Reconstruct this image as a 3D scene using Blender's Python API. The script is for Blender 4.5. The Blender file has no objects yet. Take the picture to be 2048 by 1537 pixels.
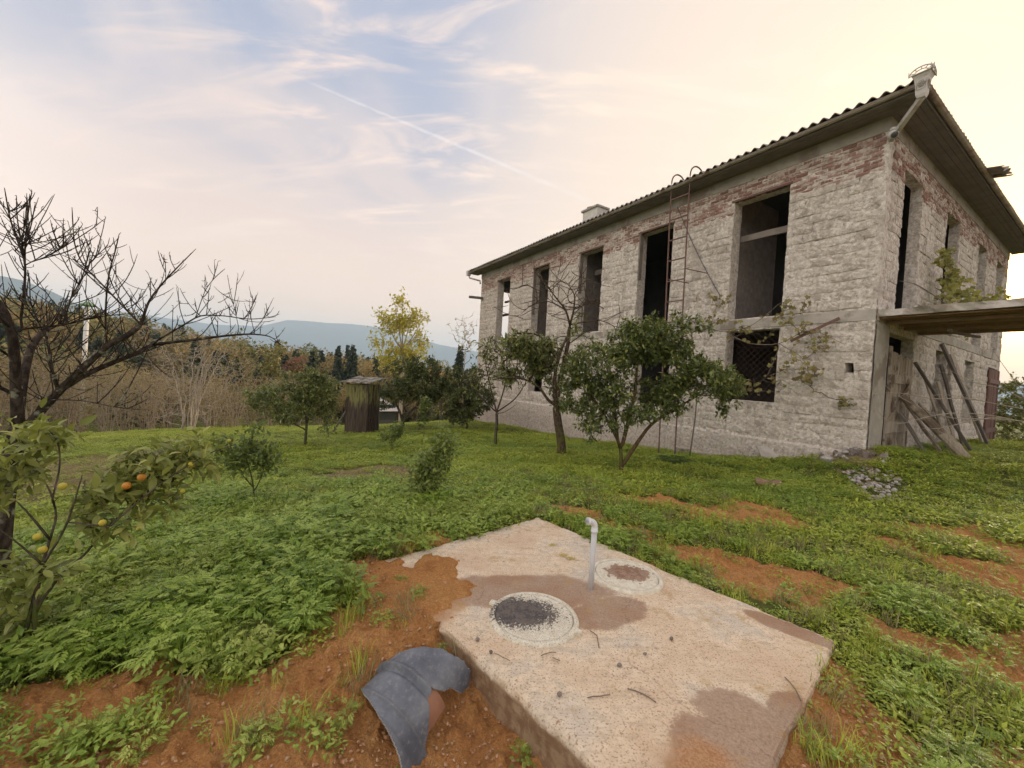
import bpy, math, random
import numpy as np
from mathutils import Matrix, Vector

# ------------------------------------------------------------------ camera, sky, sun, exposure
sc = bpy.context.scene
F = 806.4; ROLL = math.radians(3.303); PITCH = math.radians(1.203); CZ = 1.6
fwd = np.array([0, math.cos(PITCH), -math.sin(PITCH)]); r0 = np.array([1., 0, 0]); u0 = np.cross(r0, fwd)
cr = math.cos(ROLL) * r0 + math.sin(ROLL) * u0; cu = -math.sin(ROLL) * r0 + math.cos(ROLL) * u0
cam = bpy.data.cameras.new('camera'); camo = bpy.data.objects.new('camera', cam); sc.collection.objects.link(camo)
cam.sensor_width = 36; cam.lens = F / 2048 * 36; cam.clip_start = 0.05; cam.clip_end = 40000
M = Matrix(((cr[0], cu[0], -fwd[0], 0), (cr[1], cu[1], -fwd[1], 0), (cr[2], cu[2], -fwd[2], CZ), (0, 0, 0, 1)))
camo.matrix_world = M; sc.camera = camo
sc.view_settings.view_transform = 'Standard'; sc.view_settings.look = 'None'
sc.view_settings.exposure = 1.34; sc.view_settings.gamma = 1.0
try: sc.view_settings.use_curve_mapping = False
except Exception: pass
sc.cycles.use_denoising = True; sc.cycles.use_adaptive_sampling = True; sc.cycles.adaptive_threshold = .02
sc.cycles.max_bounces = 6; sc.cycles.diffuse_bounces = 3; sc.cycles.transparent_max_bounces = 8
sc.cycles.volume_bounces = 2

SUN = np.array([0.775, 0.613, 0.152]); SUN /= np.linalg.norm(SUN)
sun = bpy.data.lights.new('sun', 'SUN'); sun.energy = 2.5; sun.angle = math.radians(10); sun.color = (1, .82, .58)
suno = bpy.data.objects.new('sun', sun); sc.collection.objects.link(suno)
suno.rotation_euler = Vector(SUN).to_track_quat('Z', 'Y').to_euler()

class NT:
    """tiny helper to write node trees"""
    def __init__(s, tree): s.t = tree; s.n = tree.nodes; s.l = tree.links
    def add(s, typ, **kw):
        nd = s.n.new(typ)
        for k, v in kw.items(): setattr(nd, k, v)
        return nd
    def put(s, sock, v):
        if isinstance(v, bpy.types.NodeSocket): s.l.new(v, sock)
        elif v is not None:
            if sock.type == 'RGBA' and not isinstance(v, (int, float)) and len(v) == 3: v = (*v, 1)
            sock.default_value = v
    def math(s, op, a, b=None, c=None, clamp=False):
        nd = s.add('ShaderNodeMath', operation=op); nd.use_clamp = clamp
        for i, v in enumerate((a, b, c)):
            if v is not None: s.put(nd.inputs[i], v)
        return nd.outputs[0]
    def vmath(s, op, a, b=None, out=0):
        nd = s.add('ShaderNodeVectorMath', operation=op); s.put(nd.inputs[0], a)
        if b is not None: s.put(nd.inputs[1], b)
        return nd.outputs['Value'] if op in ('DOT_PRODUCT', 'LENGTH', 'DISTANCE') else nd.outputs[0]
    def mix(s, f, a, b, typ='MIX'):
        nd = s.add('ShaderNodeMix', data_type='RGBA', blend_type=typ)
        s.put(nd.inputs[0], f); s.put(nd.inputs[6], a); s.put(nd.inputs[7], b); return nd.outputs[2]
    def noise(s, vec, scale, detail=4, rough=.55, dist=0.0, out='Fac'):
        nd = s.add('ShaderNodeTexNoise'); s.put(nd.inputs['Scale'], scale); nd.inputs['Detail'].default_value = detail
        nd.inputs['Roughness'].default_value = rough; nd.inputs['Distortion'].default_value = dist
        if vec is not None: s.l.new(vec, nd.inputs['Vector'])
        return nd.outputs[out]
    def sstep(s, v, a, b, x=0., y=1.):
        nd = s.add('ShaderNodeMapRange', interpolation_type='SMOOTHSTEP'); s.put(nd.inputs[0], v)
        for i, q in enumerate((a, b, x, y)): s.put(nd.inputs[i + 1], q)
        return nd.outputs[0]
    def ramp(s, v, stops):
        nd = s.add('ShaderNodeValToRGB'); s.put(nd.inputs[0], v); e = nd.color_ramp.elements
        while len(e) > 1: e.remove(e[-1])
        e[0].position = stops[0][0]; e[0].color = (*stops[0][1], 1)
        for p, c in stops[1:]:
            q = e.new(p); q.color = (*c, 1)
        return nd.outputs[0]
    def scalev(s, vec, v):
        nd = s.add('ShaderNodeMapping'); s.l.new(vec, nd.inputs[0]); nd.inputs['Scale'].default_value = v; return nd.outputs[0]

world = bpy.data.worlds.new('World'); sc.world = world; world.use_nodes = True
W = NT(world.node_tree); W.n.clear()
SKY = 0.90
def build_sky():
    tc = W.add('ShaderNodeTexCoord'); d = W.vmath('NORMALIZE', tc.outputs['Generated'])
    sep = W.add('ShaderNodeSeparateXYZ'); W.l.new(d, sep.inputs[0]); z = sep.outputs[2]
    zc = W.math('MAXIMUM', z, 0.0)
    c = W.vmath('DOT_PRODUCT', d, tuple(SUN))
    nish = W.add('ShaderNodeTexSky', sky_type='NISHITA'); nish.sun_disc = False
    nish.sun_elevation = math.asin(SUN[2]); nish.sun_rotation = math.atan2(SUN[0], SUN[1])
    nish.air_density = 1.2; nish.dust_density = 2.0
    nsk = W.vmath('SCALE', nish.outputs[0]); W.n[-1].inputs['Scale'].default_value = .09
    # thin high veil: peach towards the horizon, lavender above, cream around the low sun
    hor = W.math('POWER', W.math('SUBTRACT', 1.0, zc), 2.6)
    veil = W.mix(hor, (.325, .31, .34), (.80, .485, .285))
    veil = W.mix(W.sstep(c, .1, -1.0), veil, (1.18, 1.02, .88))      # unseen sky opposite the sun, brightened to light the long wall
    glow = W.math('MULTIPLY', W.sstep(c, .30, 1.0), 1.0)
    veil = W.mix(glow, veil, (.60, .465, .345))
    core = W.math('POWER', W.math('MAXIMUM', c, 0.0), 26)
    veil = W.mix(core, veil, (1.9, 1.15, .42))
    halo = W.math('POWER', W.math('MAXIMUM', c, 0.0), 300)
    veil = W.mix(halo, veil, (7.0, 3.8, 1.0))
    # blue gaps where the veil is thin
    pl = W.vmath('SCALE', d); sc_in = W.n[-1].inputs['Scale']
    W.put(sc_in, W.math('DIVIDE', 1.0, W.math('ADD', zc, .18)))
    gap = W.noise(W.scalev(pl, (.55, .75, .3)), 1.0, 4, .5, .6)
    gap = W.math('MULTIPLY', W.sstep(gap, .42, .66), W.sstep(z, .12, .55))
    gap = W.math('MULTIPLY', gap, W.sstep(c, .80, .25))
    b0 = pix_ray(520, 90)
    lobe = W.math('MULTIPLY', W.sstep(W.vmath('DOT_PRODUCT', d, tuple(b0)), .80, 1.0), W.sstep(W.noise(W.scalev(pl, (1.4, 1.4, .3)), 1.0, 4, .55, .8), .36, .60, .25, 1.0))
    gap = W.math('MAXIMUM', W.math('MULTIPLY', gap, .5), W.math('MULTIPLY', lobe, W.sstep(z, .22, .55)))
    veil = W.mix(W.math('MULTIPLY', gap, .85), veil, (.18, .215, .305))
    # cirrus streaks
    rot = W.add('ShaderNodeMapping'); W.l.new(pl, rot.inputs[0]); rot.inputs['Rotation'].default_value = (0, 0, math.radians(38))
    rot.inputs['Scale'].default_value = (.9, 3.4, 1)
    ci = W.noise(rot.outputs[0], 1.5, 8, .60, 1.6)
    ci2 = W.noise(W.scalev(pl, (1, 1, 1)), .8, 3, .5, .3)
    cf = W.math('MULTIPLY', W.sstep(ci, .46, .72), W.sstep(ci2, .36, .58))
    cf = W.math('MULTIPLY', cf, W.sstep(z, .04, .25))
    veil = W.mix(W.math('MULTIPLY', cf, .9), veil, W.mix(glow, (.60, .45, .365), (.64, .51, .385)))
    # contrail: part of a great circle
    a = pix_ray(560, 140); b = pix_ray(1215, 418); n = np.cross(a, b); n /= np.linalg.norm(n)
    wob = W.math('MULTIPLY', W.math('SUBTRACT', W.noise(d, 26, 3), .5), .006)
    off = W.math('ABSOLUTE', W.math('ADD', W.vmath('DOT_PRODUCT', d, tuple(n)), wob))
    m = (a + b); m /= np.linalg.norm(m); half = float(m @ (a / np.linalg.norm(a)))
    tb = b - a * (a @ b) / (a @ a); tb /= np.linalg.norm(tb)
    along = W.vmath('DOT_PRODUCT', d, tuple(tb)); bb = float((b / np.linalg.norm(b)) @ tb)
    wdt = W.math('MULTIPLY', W.sstep(along, -.05, bb, .45, 1.0), .0065)
    tr = W.sstep(W.math('DIVIDE', off, wdt), 1.0, .15)
    tr = W.math('MULTIPLY', tr, W.sstep(W.vmath('DOT_PRODUCT', d, tuple(m)), half - .02, half + .06))
    tr = W.math('MULTIPLY', tr, W.sstep(W.noise(d, 40, 4), .25, .6, .1, .36))
    veil = W.mix(tr, veil, (.62, .56, .53))
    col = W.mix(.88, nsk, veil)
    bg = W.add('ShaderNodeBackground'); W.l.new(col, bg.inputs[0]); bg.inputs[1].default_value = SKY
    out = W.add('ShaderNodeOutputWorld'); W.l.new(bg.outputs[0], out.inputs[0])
def pix_ray(px, py):
    v = fwd + cr * (px - 1024) / F - cu * (py - 768.5) / F
    return v / np.linalg.norm(v)
build_sky()

# ------------------------------------------------------------------ measuring helpers (photo pixels -> metres)
CAMP = np.array([0, 0, CZ])
AZ = math.radians(32.34); HB = np.array([7.632, 8.6])
HD = np.array([-math.sin(AZ), math.cos(AZ)])     # along the long facade, away from the near corner
HE = np.array([math.cos(AZ), math.sin(AZ)])      # along the short facade
def atY(px, py, Y):
    v = pix_ray(px, py); return CAMP + v * (Y / v[1])
def atz(px, py, z):
    v = pix_ray(px, py); return CAMP + v * ((z - CZ) / v[2])
def onlong(px, py, o=0.):
    v = pix_ray(px, py); t = (o - HB @ HE) / -(v[:2] @ HE) ; P = CAMP + v * t
    return float((P[:2] - HB) @ HD), float(P[2])
def onright(px, py, o=0.):
    v = pix_ray(px, py); t = (o - HB @ HD) / -(v[:2] @ HD); P = CAMP + v * t
    return float((P[:2] - HB) @ HE), float(P[2])
def hp(s, i, z):
    """house frame: s along the long facade, i inwards along the short one"""
    q = HB + HD * s + HE * i
    return np.array([q[0], q[1], z])

# value noise in numpy
_rs = np.random.RandomState(7); _tab = _rs.rand(64, 64, 64)
def vnoise(x, y, z=0.):
    x, y, z = np.broadcast_arrays(np.asarray(x, float), np.asarray(y, float), np.asarray(z, float))
    xi, yi, zi = np.floor(x).astype(int), np.floor(y).astype(int), np.floor(z).astype(int)
    fx, fy, fz = x - xi, y - yi, z - zi
    fx, fy, fz = [q * q * (3 - 2 * q) for q in (fx, fy, fz)]
    def T(a, b, c): return _tab[(xi + a) & 63, (yi + b) & 63, (zi + c) & 63]
    def lx(b, c): return T(0, b, c) * (1 - fx) + T(1, b, c) * fx
    def ly(c): return lx(0, c) * (1 - fy) + lx(1, c) * fy
    return ly(0) * (1 - fz) + ly(1) * fz - .5
def fbm(x, y, z=0., o=4):
    s = 0; a = 1.
    for k in range(o):
        s = s + a * vnoise(np.asarray(x) * 2 ** k + 17 * k, np.asarray(y) * 2 ** k + 5 * k, np.asarray(z) * 2 ** k); a *= .5
    return s

# ------------------------------------------------------------------ terrain height
CP = [(-.3, 2.12, -.20), (.1, 1.72, -.27), (.5, 1.30, -.30), (-.58, 2.62, .0), (-.8, 2.95, .02), (-1.05, 2.5, -.03), (-.95, 1.9, -.13), (-1.5, 1.8, -.16), (-.5, 1.4, -.24),
      (-1.3, 3.3, -.01), (-.4, 4.1, -.03), (.4, 4.9, -.05), (1.3, 3.75, -.05), (2.3, 2.85, -.05), (2.05, 2.1, -.05), (1.45, 1.68, .015), (1.1, 1.45, .01), (.9, 1.1, -.03),
      (2.6, 1.2, -.05), (4, 1, 0), (4, 4.4, -.02), (6, 4, .03), (8, 0, 0), (9, 4, .15), (10, 7, .33), (14, 8.5, .38), (20, 12, .35), (26, 22, 0.),
      (-3.5, 2.5, -.22), (-6, 4, -.45), (-2.5, 5, -.2), (-10, 6, -.8), (-3, 9, -.55), (-5.5, 16.2, -1.0), (-9, 20, -1.6), (-17, 20.5, -2.2), (-25, 22, -3), (-14, 28, -2.7), (-3, 28, -2.0),
      (1.2, 7, -.15), (0, -3, -.15), (4, -4, 0), (-5, -4, -.4), (-20, 2, -1.8), (20, -6, .2)]
for s_, z_ in ((0, .42), (.95, .02), (1.9, -.2), (4.77, -.5), (7.5, -.72), (10.5, -.87), (13, -.94), (15.2, -1.06), (18, -1.2)):
    for o_ in (.15, -.6): q = hp(s_, -o_, 0); CP.append((q[0], q[1], z_))
for i_, z_ in ((.9, .40), (2.7, .33), (6.9, .38), (11.9, .15), (16, .05)):
    q = hp(-.2, i_, 0); CP.append((q[0], q[1], z_))
CP.append((*hp(-1.6, .5, 0)[:2], .22)); CP.append((*hp(-1.2, -1.0, 0)[:2], .12)); CP.append((*hp(0.9, -1.3, 0)[:2], -.08)); CP.append((*hp(9, 8, 0)[:2], -.7))
CP = np.array(CP)
def _phi(d2): return np.where(d2 > 1e-12, .5 * d2 * np.log(np.maximum(d2, 1e-12)), 0)
def _tps():
    n = len(CP); K = _phi(((CP[:, None, :2] - CP[None, :, :2]) ** 2).sum(-1)) + 1e-3 * np.eye(n)
    P = np.c_[np.ones(n), CP[:, :2]]; A = np.block([[K, P], [P.T, np.zeros((3, 3))]])
    return np.linalg.solve(A, np.r_[CP[:, 2], 0, 0, 0])
TW = _tps()
def sm(x, a, b):
    t = np.clip((np.asarray(x, float) - a) / (b - a), 0, 1); return t * t * (3 - 2 * t)
def farH(x, y):
    r = np.hypot(x, y); az = np.degrees(np.arctan2(x, y))
    crest = np.interp(az, [-180, -75, -52, -40, -30, -22, -15, -8, 0, 40, 180], [6, 8, 4.5, 0.8, -3.0, -5.0, -6.8, -8.5, -9, -4, 6])
    valley = np.interp(az, [-180, -60, -20, 0, 40, 180], [-4, -4.5, -5, -6, -2, -4])
    h = valley + (crest - valley) * sm(r, 55, 170) + fbm(x / 30, y / 30, 3, 3) * 1.2 * sm(r, 30, 80)
    return h - 90 * sm(r, 230, 1500)
def H(x, y, rough=False):
    x = np.asarray(x, float); y = np.asarray(y, float); sh = np.broadcast(x, y).shape
    xf, yf = np.broadcast_to(x, sh).ravel(), np.broadcast_to(y, sh).ravel(); out = np.zeros(xf.size); r = np.hypot(xf, yf)
    near = r < 60
    if near.any():
        X = xf[near]; Y = yf[near]; h = TW[-3] + TW[-2] * X + TW[-1] * Y
        for k in range(len(CP)): h = h + TW[k] * _phi((X - CP[k, 0]) ** 2 + (Y - CP[k, 1]) ** 2)
        h = h + fbm(X / 1.7, Y / 1.7, 1, 3) * .07 * sm(np.hypot(X - .6, Y - 3), 1.7, 4)
        out[near] = h
    w = sm(r, 26, 55)
    fh = farH(xf, yf); out = np.where(near, out * (1 - w) + fh * w, fh)
    return out.reshape(sh) if sh else float(out[0])
def hit(px, py, tmax=60):
    v = pix_ray(px, py); ts = np.geomspace(1.2, tmax, 1500); P = CAMP + v * ts[:, None]
    g = P[:, 2] - H(P[:, 0], P[:, 1]); k = np.argmax(g < 0) if (g < 0).any() else len(ts) - 1
    return np.array([P[k, 0], P[k, 1], H(P[k, 0], P[k, 1])])
def gnd(px, Y, py=800):
    for _ in range(4):
        p = atY(px, py, Y); z = H(p[0], Y); d = np.array([p[0], Y, z]) - CAMP
        py = 768.5 - F * (d @ cu) / (d @ fwd)
    return np.array([p[0], Y, z])

# ------------------------------------------------------------------ mesh helpers
COL = sc.collection
class MB:
    def __init__(s): s.v = []; s.f = []; s.t = []; s.n = 0
    def raw(s, v, f, tint=None):
        v = np.asarray(v, float); s.v.append(v); n = s.n
        s.f.extend([tuple(int(i) + n for i in q) for q in f]); s.n += len(v)
        s.t.append(np.full(len(v), .5) if tint is None else (np.full(len(v), tint) if np.isscalar(tint) else np.asarray(tint)))
        return s
    def box(s, lo, hi, fr=None, jit=0., rnd=random, tint=None):
        (x0, y0, z0), (x1, y1, z1) = lo, hi
        v = np.array([(x, y, z) for z in (z0, z1) for y in (y0, y1) for x in (x0, x1)], float)
        if jit: v += np.array([[rnd.uniform(-jit, jit) for _ in range(3)] for _ in range(8)])
        if fr is not None: v = np.array([fr(*p) for p in v])
        return s.raw(v, [(0, 2, 3, 1), (4, 5, 7, 6), (0, 1, 5, 4), (1, 3, 7, 5), (3, 2, 6, 7), (2, 0, 4, 6)], tint)
    def bar(s, a, b, w, h, up=(0, 0, 1), tint=None, jit=0., tw=0.):
        a = np.array(a, float); b = np.array(b, float); d = b - a; L = np.linalg.norm(d); d /= L
        x = np.cross(d, up); x = x / (np.linalg.norm(x) + 1e-9) if np.linalg.norm(x) > 1e-4 else np.array([1., 0, 0]); y = np.cross(x, d)
        n = 5; v = []; rr = np.random.RandomState(int(abs(a.sum() * 977 + b.sum() * 131)) % 99991)
        for k in range(n):
            p = a + d * L * k / (n - 1); ang = tw * (k / (n - 1) - .5)
            xx = x * math.cos(ang) + y * math.sin(ang); yy = -x * math.sin(ang) + y * math.cos(ang)
            j = rr.uniform(-jit, jit, 3)
            for q, e in ((-1, -1), (1, -1), (1, 1), (-1, 1)): v.append(p + j + xx * q * w / 2 * (1 + rr.uniform(-1, 1) * min(.08, jit * 6)) + yy * e * h / 2)
        f = [(0, 3, 2, 1), (4 * n - 4, 4 * n - 3, 4 * n - 2, 4 * n - 1)]
        for k in range(n - 1):
            for q in range(4): f.append((4 * k + q, 4 * k + (q + 1) % 4, 4 * k + 4 + (q + 1) % 4, 4 * k + 4 + q))
        return s.raw(v, f, tint)
    def tube(s, pts, rad, n=6, cap=True, tint=None):
        pts = np.asarray(pts, float); m = len(pts); rad = np.full(m, rad) if np.isscalar(rad) else np.asarray(rad, float)
        d = np.gradient(pts, axis=0); d /= np.linalg.norm(d, axis=1)[:, None] + 1e-12
        ref = np.array([0, 0, 1.]) if abs(d[:, 2]).mean() < .8 else np.array([1., 0, 0])
        x = np.cross(d, ref); x /= np.linalg.norm(x, axis=1)[:, None] + 1e-9; y = np.cross(d, x)
        a = np.arange(n) * 2 * math.pi / n
        v = pts[:, None] + rad[:, None, None] * (x[:, None] * np.cos(a)[None, :, None] + y[:, None] * np.sin(a)[None, :, None])
        f = []
        for k in range(m - 1):
            for q in range(n): f.append((k * n + q, k * n + (q + 1) % n, (k + 1) * n + (q + 1) % n, (k + 1) * n + q))
        if cap: f.append(tuple(range(n - 1, -1, -1))); f.append(tuple((m - 1) * n + q for q in range(n)))
        return s.raw(v.reshape(-1, 3), f, tint)
    def grid(s, P, tint=None, wrapu=False, flip=False):
        P = np.asarray(P, float); a, b = P.shape[:2]; f = []
        for i in range(a - (0 if wrapu else 1)):
            for j in range(b - 1):
                q = (i * b + j, ((i + 1) % a) * b + j, ((i + 1) % a) * b + j + 1, i * b + j + 1)
                f.append(q[::-1] if flip else q)
        return s.raw(P.reshape(-1, 3), f, None if tint is None else np.asarray(tint).reshape(-1))
    def many(s, V, Fc, tint=None):
        """V: (n,k,3) copies of one small mesh with faces Fc"""
        n, k = V.shape[:2]; base = s.n; s.v.append(V.reshape(-1, 3)); s.n += n * k
        for fc in Fc:
            idx = (np.arange(n) * k)[:, None] + np.array(fc)[None, :] + base
            s.f.extend(map(tuple, idx.tolist()))
        s.t.append(np.full(n * k, .5) if tint is None else np.repeat(np.asarray(tint, float), k))
        return s
    def mesh(s, name, off=(0, 0, 0), smooth=False):
        me = bpy.data.meshes.new(name)
        V = np.concatenate(s.v) - np.asarray(off, float) if s.v else np.zeros((0, 3))
        me.from_pydata(V.tolist(), [], s.f); T = np.concatenate(s.t) if s.t else np.zeros(0)
        at = me.attributes.new('tint', 'FLOAT', 'POINT'); at.data.foreach_set('value', T.astype(np.float32))
        if smooth: me.polygons.foreach_set('use_smooth', np.ones(len(me.polygons), bool))
        me.update(); return me
def tag(o, label=None, cat=None, group=None, kind=None):
    if label: o['label'] = label
    if cat: o['category'] = cat
    if group: o['group'] = group
    if kind: o['kind'] = kind
    return o
def empty(name, loc, label=None, cat=None, group=None):
    o = bpy.data.objects.new(name, None); COL.objects.link(o); o.location = tuple(map(float, loc)); o.empty_display_size = .2
    return tag(o, label, cat, group)
def rootloc(o):
    while o.parent: o = o.parent
    return np.array(o.location)
def obj(name, mb, mat, parent=None, loc=None, smooth=False, mesh=None):
    """a mesh built in world metres, re-based on its root's foot"""
    off = rootloc(parent) if parent is not None else (np.zeros(3) if loc is None else np.asarray(loc, float))
    me = mesh or mb.mesh(name, off, smooth)
    if not me.materials: me.materials.append(MAT[mat])
    o = bpy.data.objects.new(name, me); COL.objects.link(o)
    if parent is not None: o.parent = parent
    elif loc is not None: o.location = tuple(map(float, loc))
    return o

# ------------------------------------------------------------------ materials
MAT = {}
HDX, HDY = float(HD[0]), float(HD[1]); HOFF = float(-(HB @ HD))
def material(name, fn, bump=None):
    m = bpy.data.materials.new(name); m.use_nodes = True; t = NT(m.node_tree); t.n.clear()
    out = t.add('ShaderNodeOutputMaterial'); p = t.add('ShaderNodeBsdfPrincipled'); t.l.new(p.outputs[0], out.inputs[0])
    p.inputs['Roughness'].default_value = .85; p.inputs['Specular IOR Level'].default_value = .3
    fn(t, p, out); MAT[name] = m; return m
def pos(t): return t.add('ShaderNodeNewGeometry').outputs['Position']
def attr(t, n='tint', out='Fac'): return t.add('ShaderNodeAttribute', attribute_name=n).outputs[out]
def objrand(t): return t.add('ShaderNodeObjectInfo').outputs['Random']
def bump(t, p, h, strength=.4, dist=.02):
    b = t.add('ShaderNodeBump'); b.inputs['Strength'].default_value = strength; b.inputs['Distance'].default_value = dist
    t.l.new(h, b.inputs['Height']); t.l.new(b.outputs[0], p.inputs['Normal'])
def col(t, p, c): t.put(p.inputs['Base Color'], c)

def m_wall(brick):
    def fn(t, p, out):
        P = pos(t); n1 = t.noise(P, 2.2, 5, .6); n2 = t.noise(P, 14, 5, .65); n3 = t.noise(P, 60, 3, .6)
        tint = attr(t)
        lime = t.ramp(n2, [(.30, (.30, .255, .22)), (.40, (.58, .51, .445)), (.52, (.74, .67, .60)), (.68, (.90, .85, .785))])
        lime = t.mix(t.sstep(n1, .50, .75), lime, t.mix(.5, lime, (.30, .25, .21)))
        if brick == 0: base = lime
        elif brick == 1:
            blk = t.ramp(tint, [(0, (.32, .275, .235)), (.5, (.52, .455, .395)), (1, (.72, .655, .59))])
            base = t.mix(t.sstep(t.noise(P, 5.5, 5, .65), .36, .56), blk, lime)
        else:
            rd = t.ramp(tint, [(0, (.31, .175, .145)), (.5, (.44, .275, .23)), (1, (.54, .38, .33))])
            drip = t.noise(t.scalev(P, (5, 5, .9)), 2.2, 4, .6)
            f = t.math('MAXIMUM', t.math('MULTIPLY', t.sstep(t.math('ADD', t.noise(P, 5, 4, .6), t.math('MULTIPLY', t.math('SUBTRACT', tint, .5), .45)), .46, .60), .85), t.math('MULTIPLY', t.sstep(drip, .54, .64), .8))
            base = t.mix(f, rd, t.mix(.35, lime, (.50, .36, .31)))
        base = t.mix(t.sstep(n3, .60, .74, 0, .7), base, (.13, .11, .095))       # pits
        sep = t.add('ShaderNodeSeparateXYZ'); t.l.new(P, sep.inputs[0])
        damp = t.math('MULTIPLY', t.sstep(t.math('ADD', sep.outputs[2], t.math('MULTIPLY', n1, 1.6)), 1.55, .2), .55)
        base = t.mix(damp, base, t.mix(.7, base, (.22, .15, .12)))                 # rising damp and soil splash
        strk = t.noise(t.scalev(P, (3, 3, .12)), 1.5, 4, .6)
        base = t.mix(t.sstep(strk, .54, .72, 0, .34), base, (.24, .205, .18))       # rain streaks
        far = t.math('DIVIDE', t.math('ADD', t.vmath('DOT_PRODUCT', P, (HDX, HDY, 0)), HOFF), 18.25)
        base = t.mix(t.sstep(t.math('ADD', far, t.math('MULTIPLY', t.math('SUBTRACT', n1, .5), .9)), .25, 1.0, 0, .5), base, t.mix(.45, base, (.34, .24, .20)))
        stain = t.noise(P, .55, 4, .6)
        base = t.mix(t.sstep(stain, .56, .72, 0, .28), base, (.30, .25, .22))
        col(t, p, base); p.inputs['Roughness'].default_value = .95; p.inputs['Specular IOR Level'].default_value = .1
        bump(t, p, t.math('ADD', t.math('MULTIPLY', n2, .9), t.math('MULTIPLY', n3, .6)), 1.0, .03)
    return fn
material('mortar', m_wall(0)); material('block', m_wall(1)); material('redbrick', m_wall(2))

def m_simple(c0, c1, scale=6, rough=.85, bs=.3, spec=.3, stretch=(1, 1, 1), metal=0., c2=None, s2=1.2):
    def fn(t, p, out):
        P = t.scalev(pos(t), stretch); n = t.noise(P, scale, 5, .6); m = t.noise(P, scale * 7, 3, .6)
        c = t.mix(t.sstep(n, .3, .7), c0, c1)
        c = t.mix(.35, c, t.mix(attr(t), t.mix(.6, c, (0, 0, 0)), t.mix(.35, c, (1, 1, 1))))
        if c2: c = t.mix(t.sstep(t.noise(pos(t), s2, 5, .65), .5, .62), c, c2)
        col(t, p, c); p.inputs['Roughness'].default_value = rough; p.inputs['Specular IOR Level'].default_value = spec
        p.inputs['Metallic'].default_value = metal
        bump(t, p, t.math('ADD', n, t.math('MULTIPLY', m, .5)), bs, .01)
    return fn
material('concrete', m_simple((.40, .36, .31), (.55, .50, .44), 4, .95, .4, .1, c2=(.30, .26, .22), s2=1.6))
material('ring_beam', m_simple((.36, .31, .26), (.46, .41, .35), 3, .95, .3, .1, c2=(.28, .23, .19), s2=.9))
material('darkwood', m_simple((.075, .058, .045), (.14, .11, .09), 3, .9, .4, .1, (8, 8, .6)))
material('greywood', m_simple((.27, .215, .16), (.43, .355, .275), 3, .9, .5, .1, (9, 9, .5), c2=(.16, .12, .09), s2=1.5))
material('soffitwood', m_simple((.13, .112, .095), (.19, .165, .14), 3, .85, .3, .15, (1, 1, 6)))
material('beamwood', m_simple((.19, .15, .12), (.28, .23, .19), 5, .9, .4, .1))
material('redwood', m_simple((.13, .055, .04), (.20, .095, .07), 4, .85, .4, .15, (6, 6, .6)))
material('mossywood', m_simple((.06, .045, .035), (.13, .10, .08), 3, .95, .5, .05, (9, 9, .5)))
material('rust', m_simple((.10, .035, .022), (.19, .075, .045), 25, .8, .4, .3))
material('gutter', m_simple((.30, .25, .19), (.40, .34, .27), 5, .6, .2, .4, c2=(.22, .15, .10), s2=2.5))
material('slate', m_simple((.22, .20, .17), (.36, .33, .28), 9, .95, .5, .1, c2=(.10, .09, .06), s2=3))
material('tin', m_simple((.55, .52, .48), (.68, .65, .61), 12, .45, .2, .5, c2=(.42, .38, .34), s2=6))
material('white_paint', m_simple((.70, .68, .64), (.80, .79, .76), 6, .6, .15, .3))
material('plaster', m_simple((.62, .58, .52), (.74, .70, .64), 6, .9, .2, .1))
material('pvc', m_simple((.60, .61, .63), (.68, .69, .71), 6, .45, .08, .4))
material('pvc_white', m_simple((.78, .79, .81), (.84, .85, .87), 8, .4, .06, .4))
material('black', m_simple((.012, .012, .014), (.02, .02, .022), 6, .35, .1, .5))
material('stone', m_simple((.26, .235, .21), (.50, .465, .43), 14, .9, .5, .1, c2=(.30, .22, .16), s2=8))
material('pebble', m_simple((.10, .08, .065), (.22, .17, .14), 30, .9, .5, .1))
material('twig', m_simple((.12, .085, .06), (.22, .165, .12), 20, .9, .3, .1))
material('palestem', m_simple((.36, .29, .22), (.50, .42, .34), 8, .9, .3, .1))
material('hazelstem', m_simple((.30, .225, .16), (.45, .355, .26), 3, .9, .3, .1))
material('rustytile', m_simple((.24, .125, .07), (.33, .19, .11), 9, .95, .4, .1))
material('far_wall', m_simple((.66, .60, .50), (.74, .68, .58), .8, .9, .1, .1))
material('far_roof', m_simple((.46, .42, .40), (.56, .52, .50), 1.5, .9, .1, .1))
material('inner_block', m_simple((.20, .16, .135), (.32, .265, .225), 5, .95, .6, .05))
material('inner_dark', m_simple((.035, .03, .026), (.06, .05, .044), 3, .95, .3, .05))  # near-black base colour stands in for the shade inside the rooms
material('brownwood', m_simple((.24, .145, .08), (.34, .215, .12), 3, .85, .4, .1, (1, 6, 6)))
material('pane', m_simple((.03, .035, .04), (.05, .055, .06), 2, .1, .02, .5))

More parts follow.
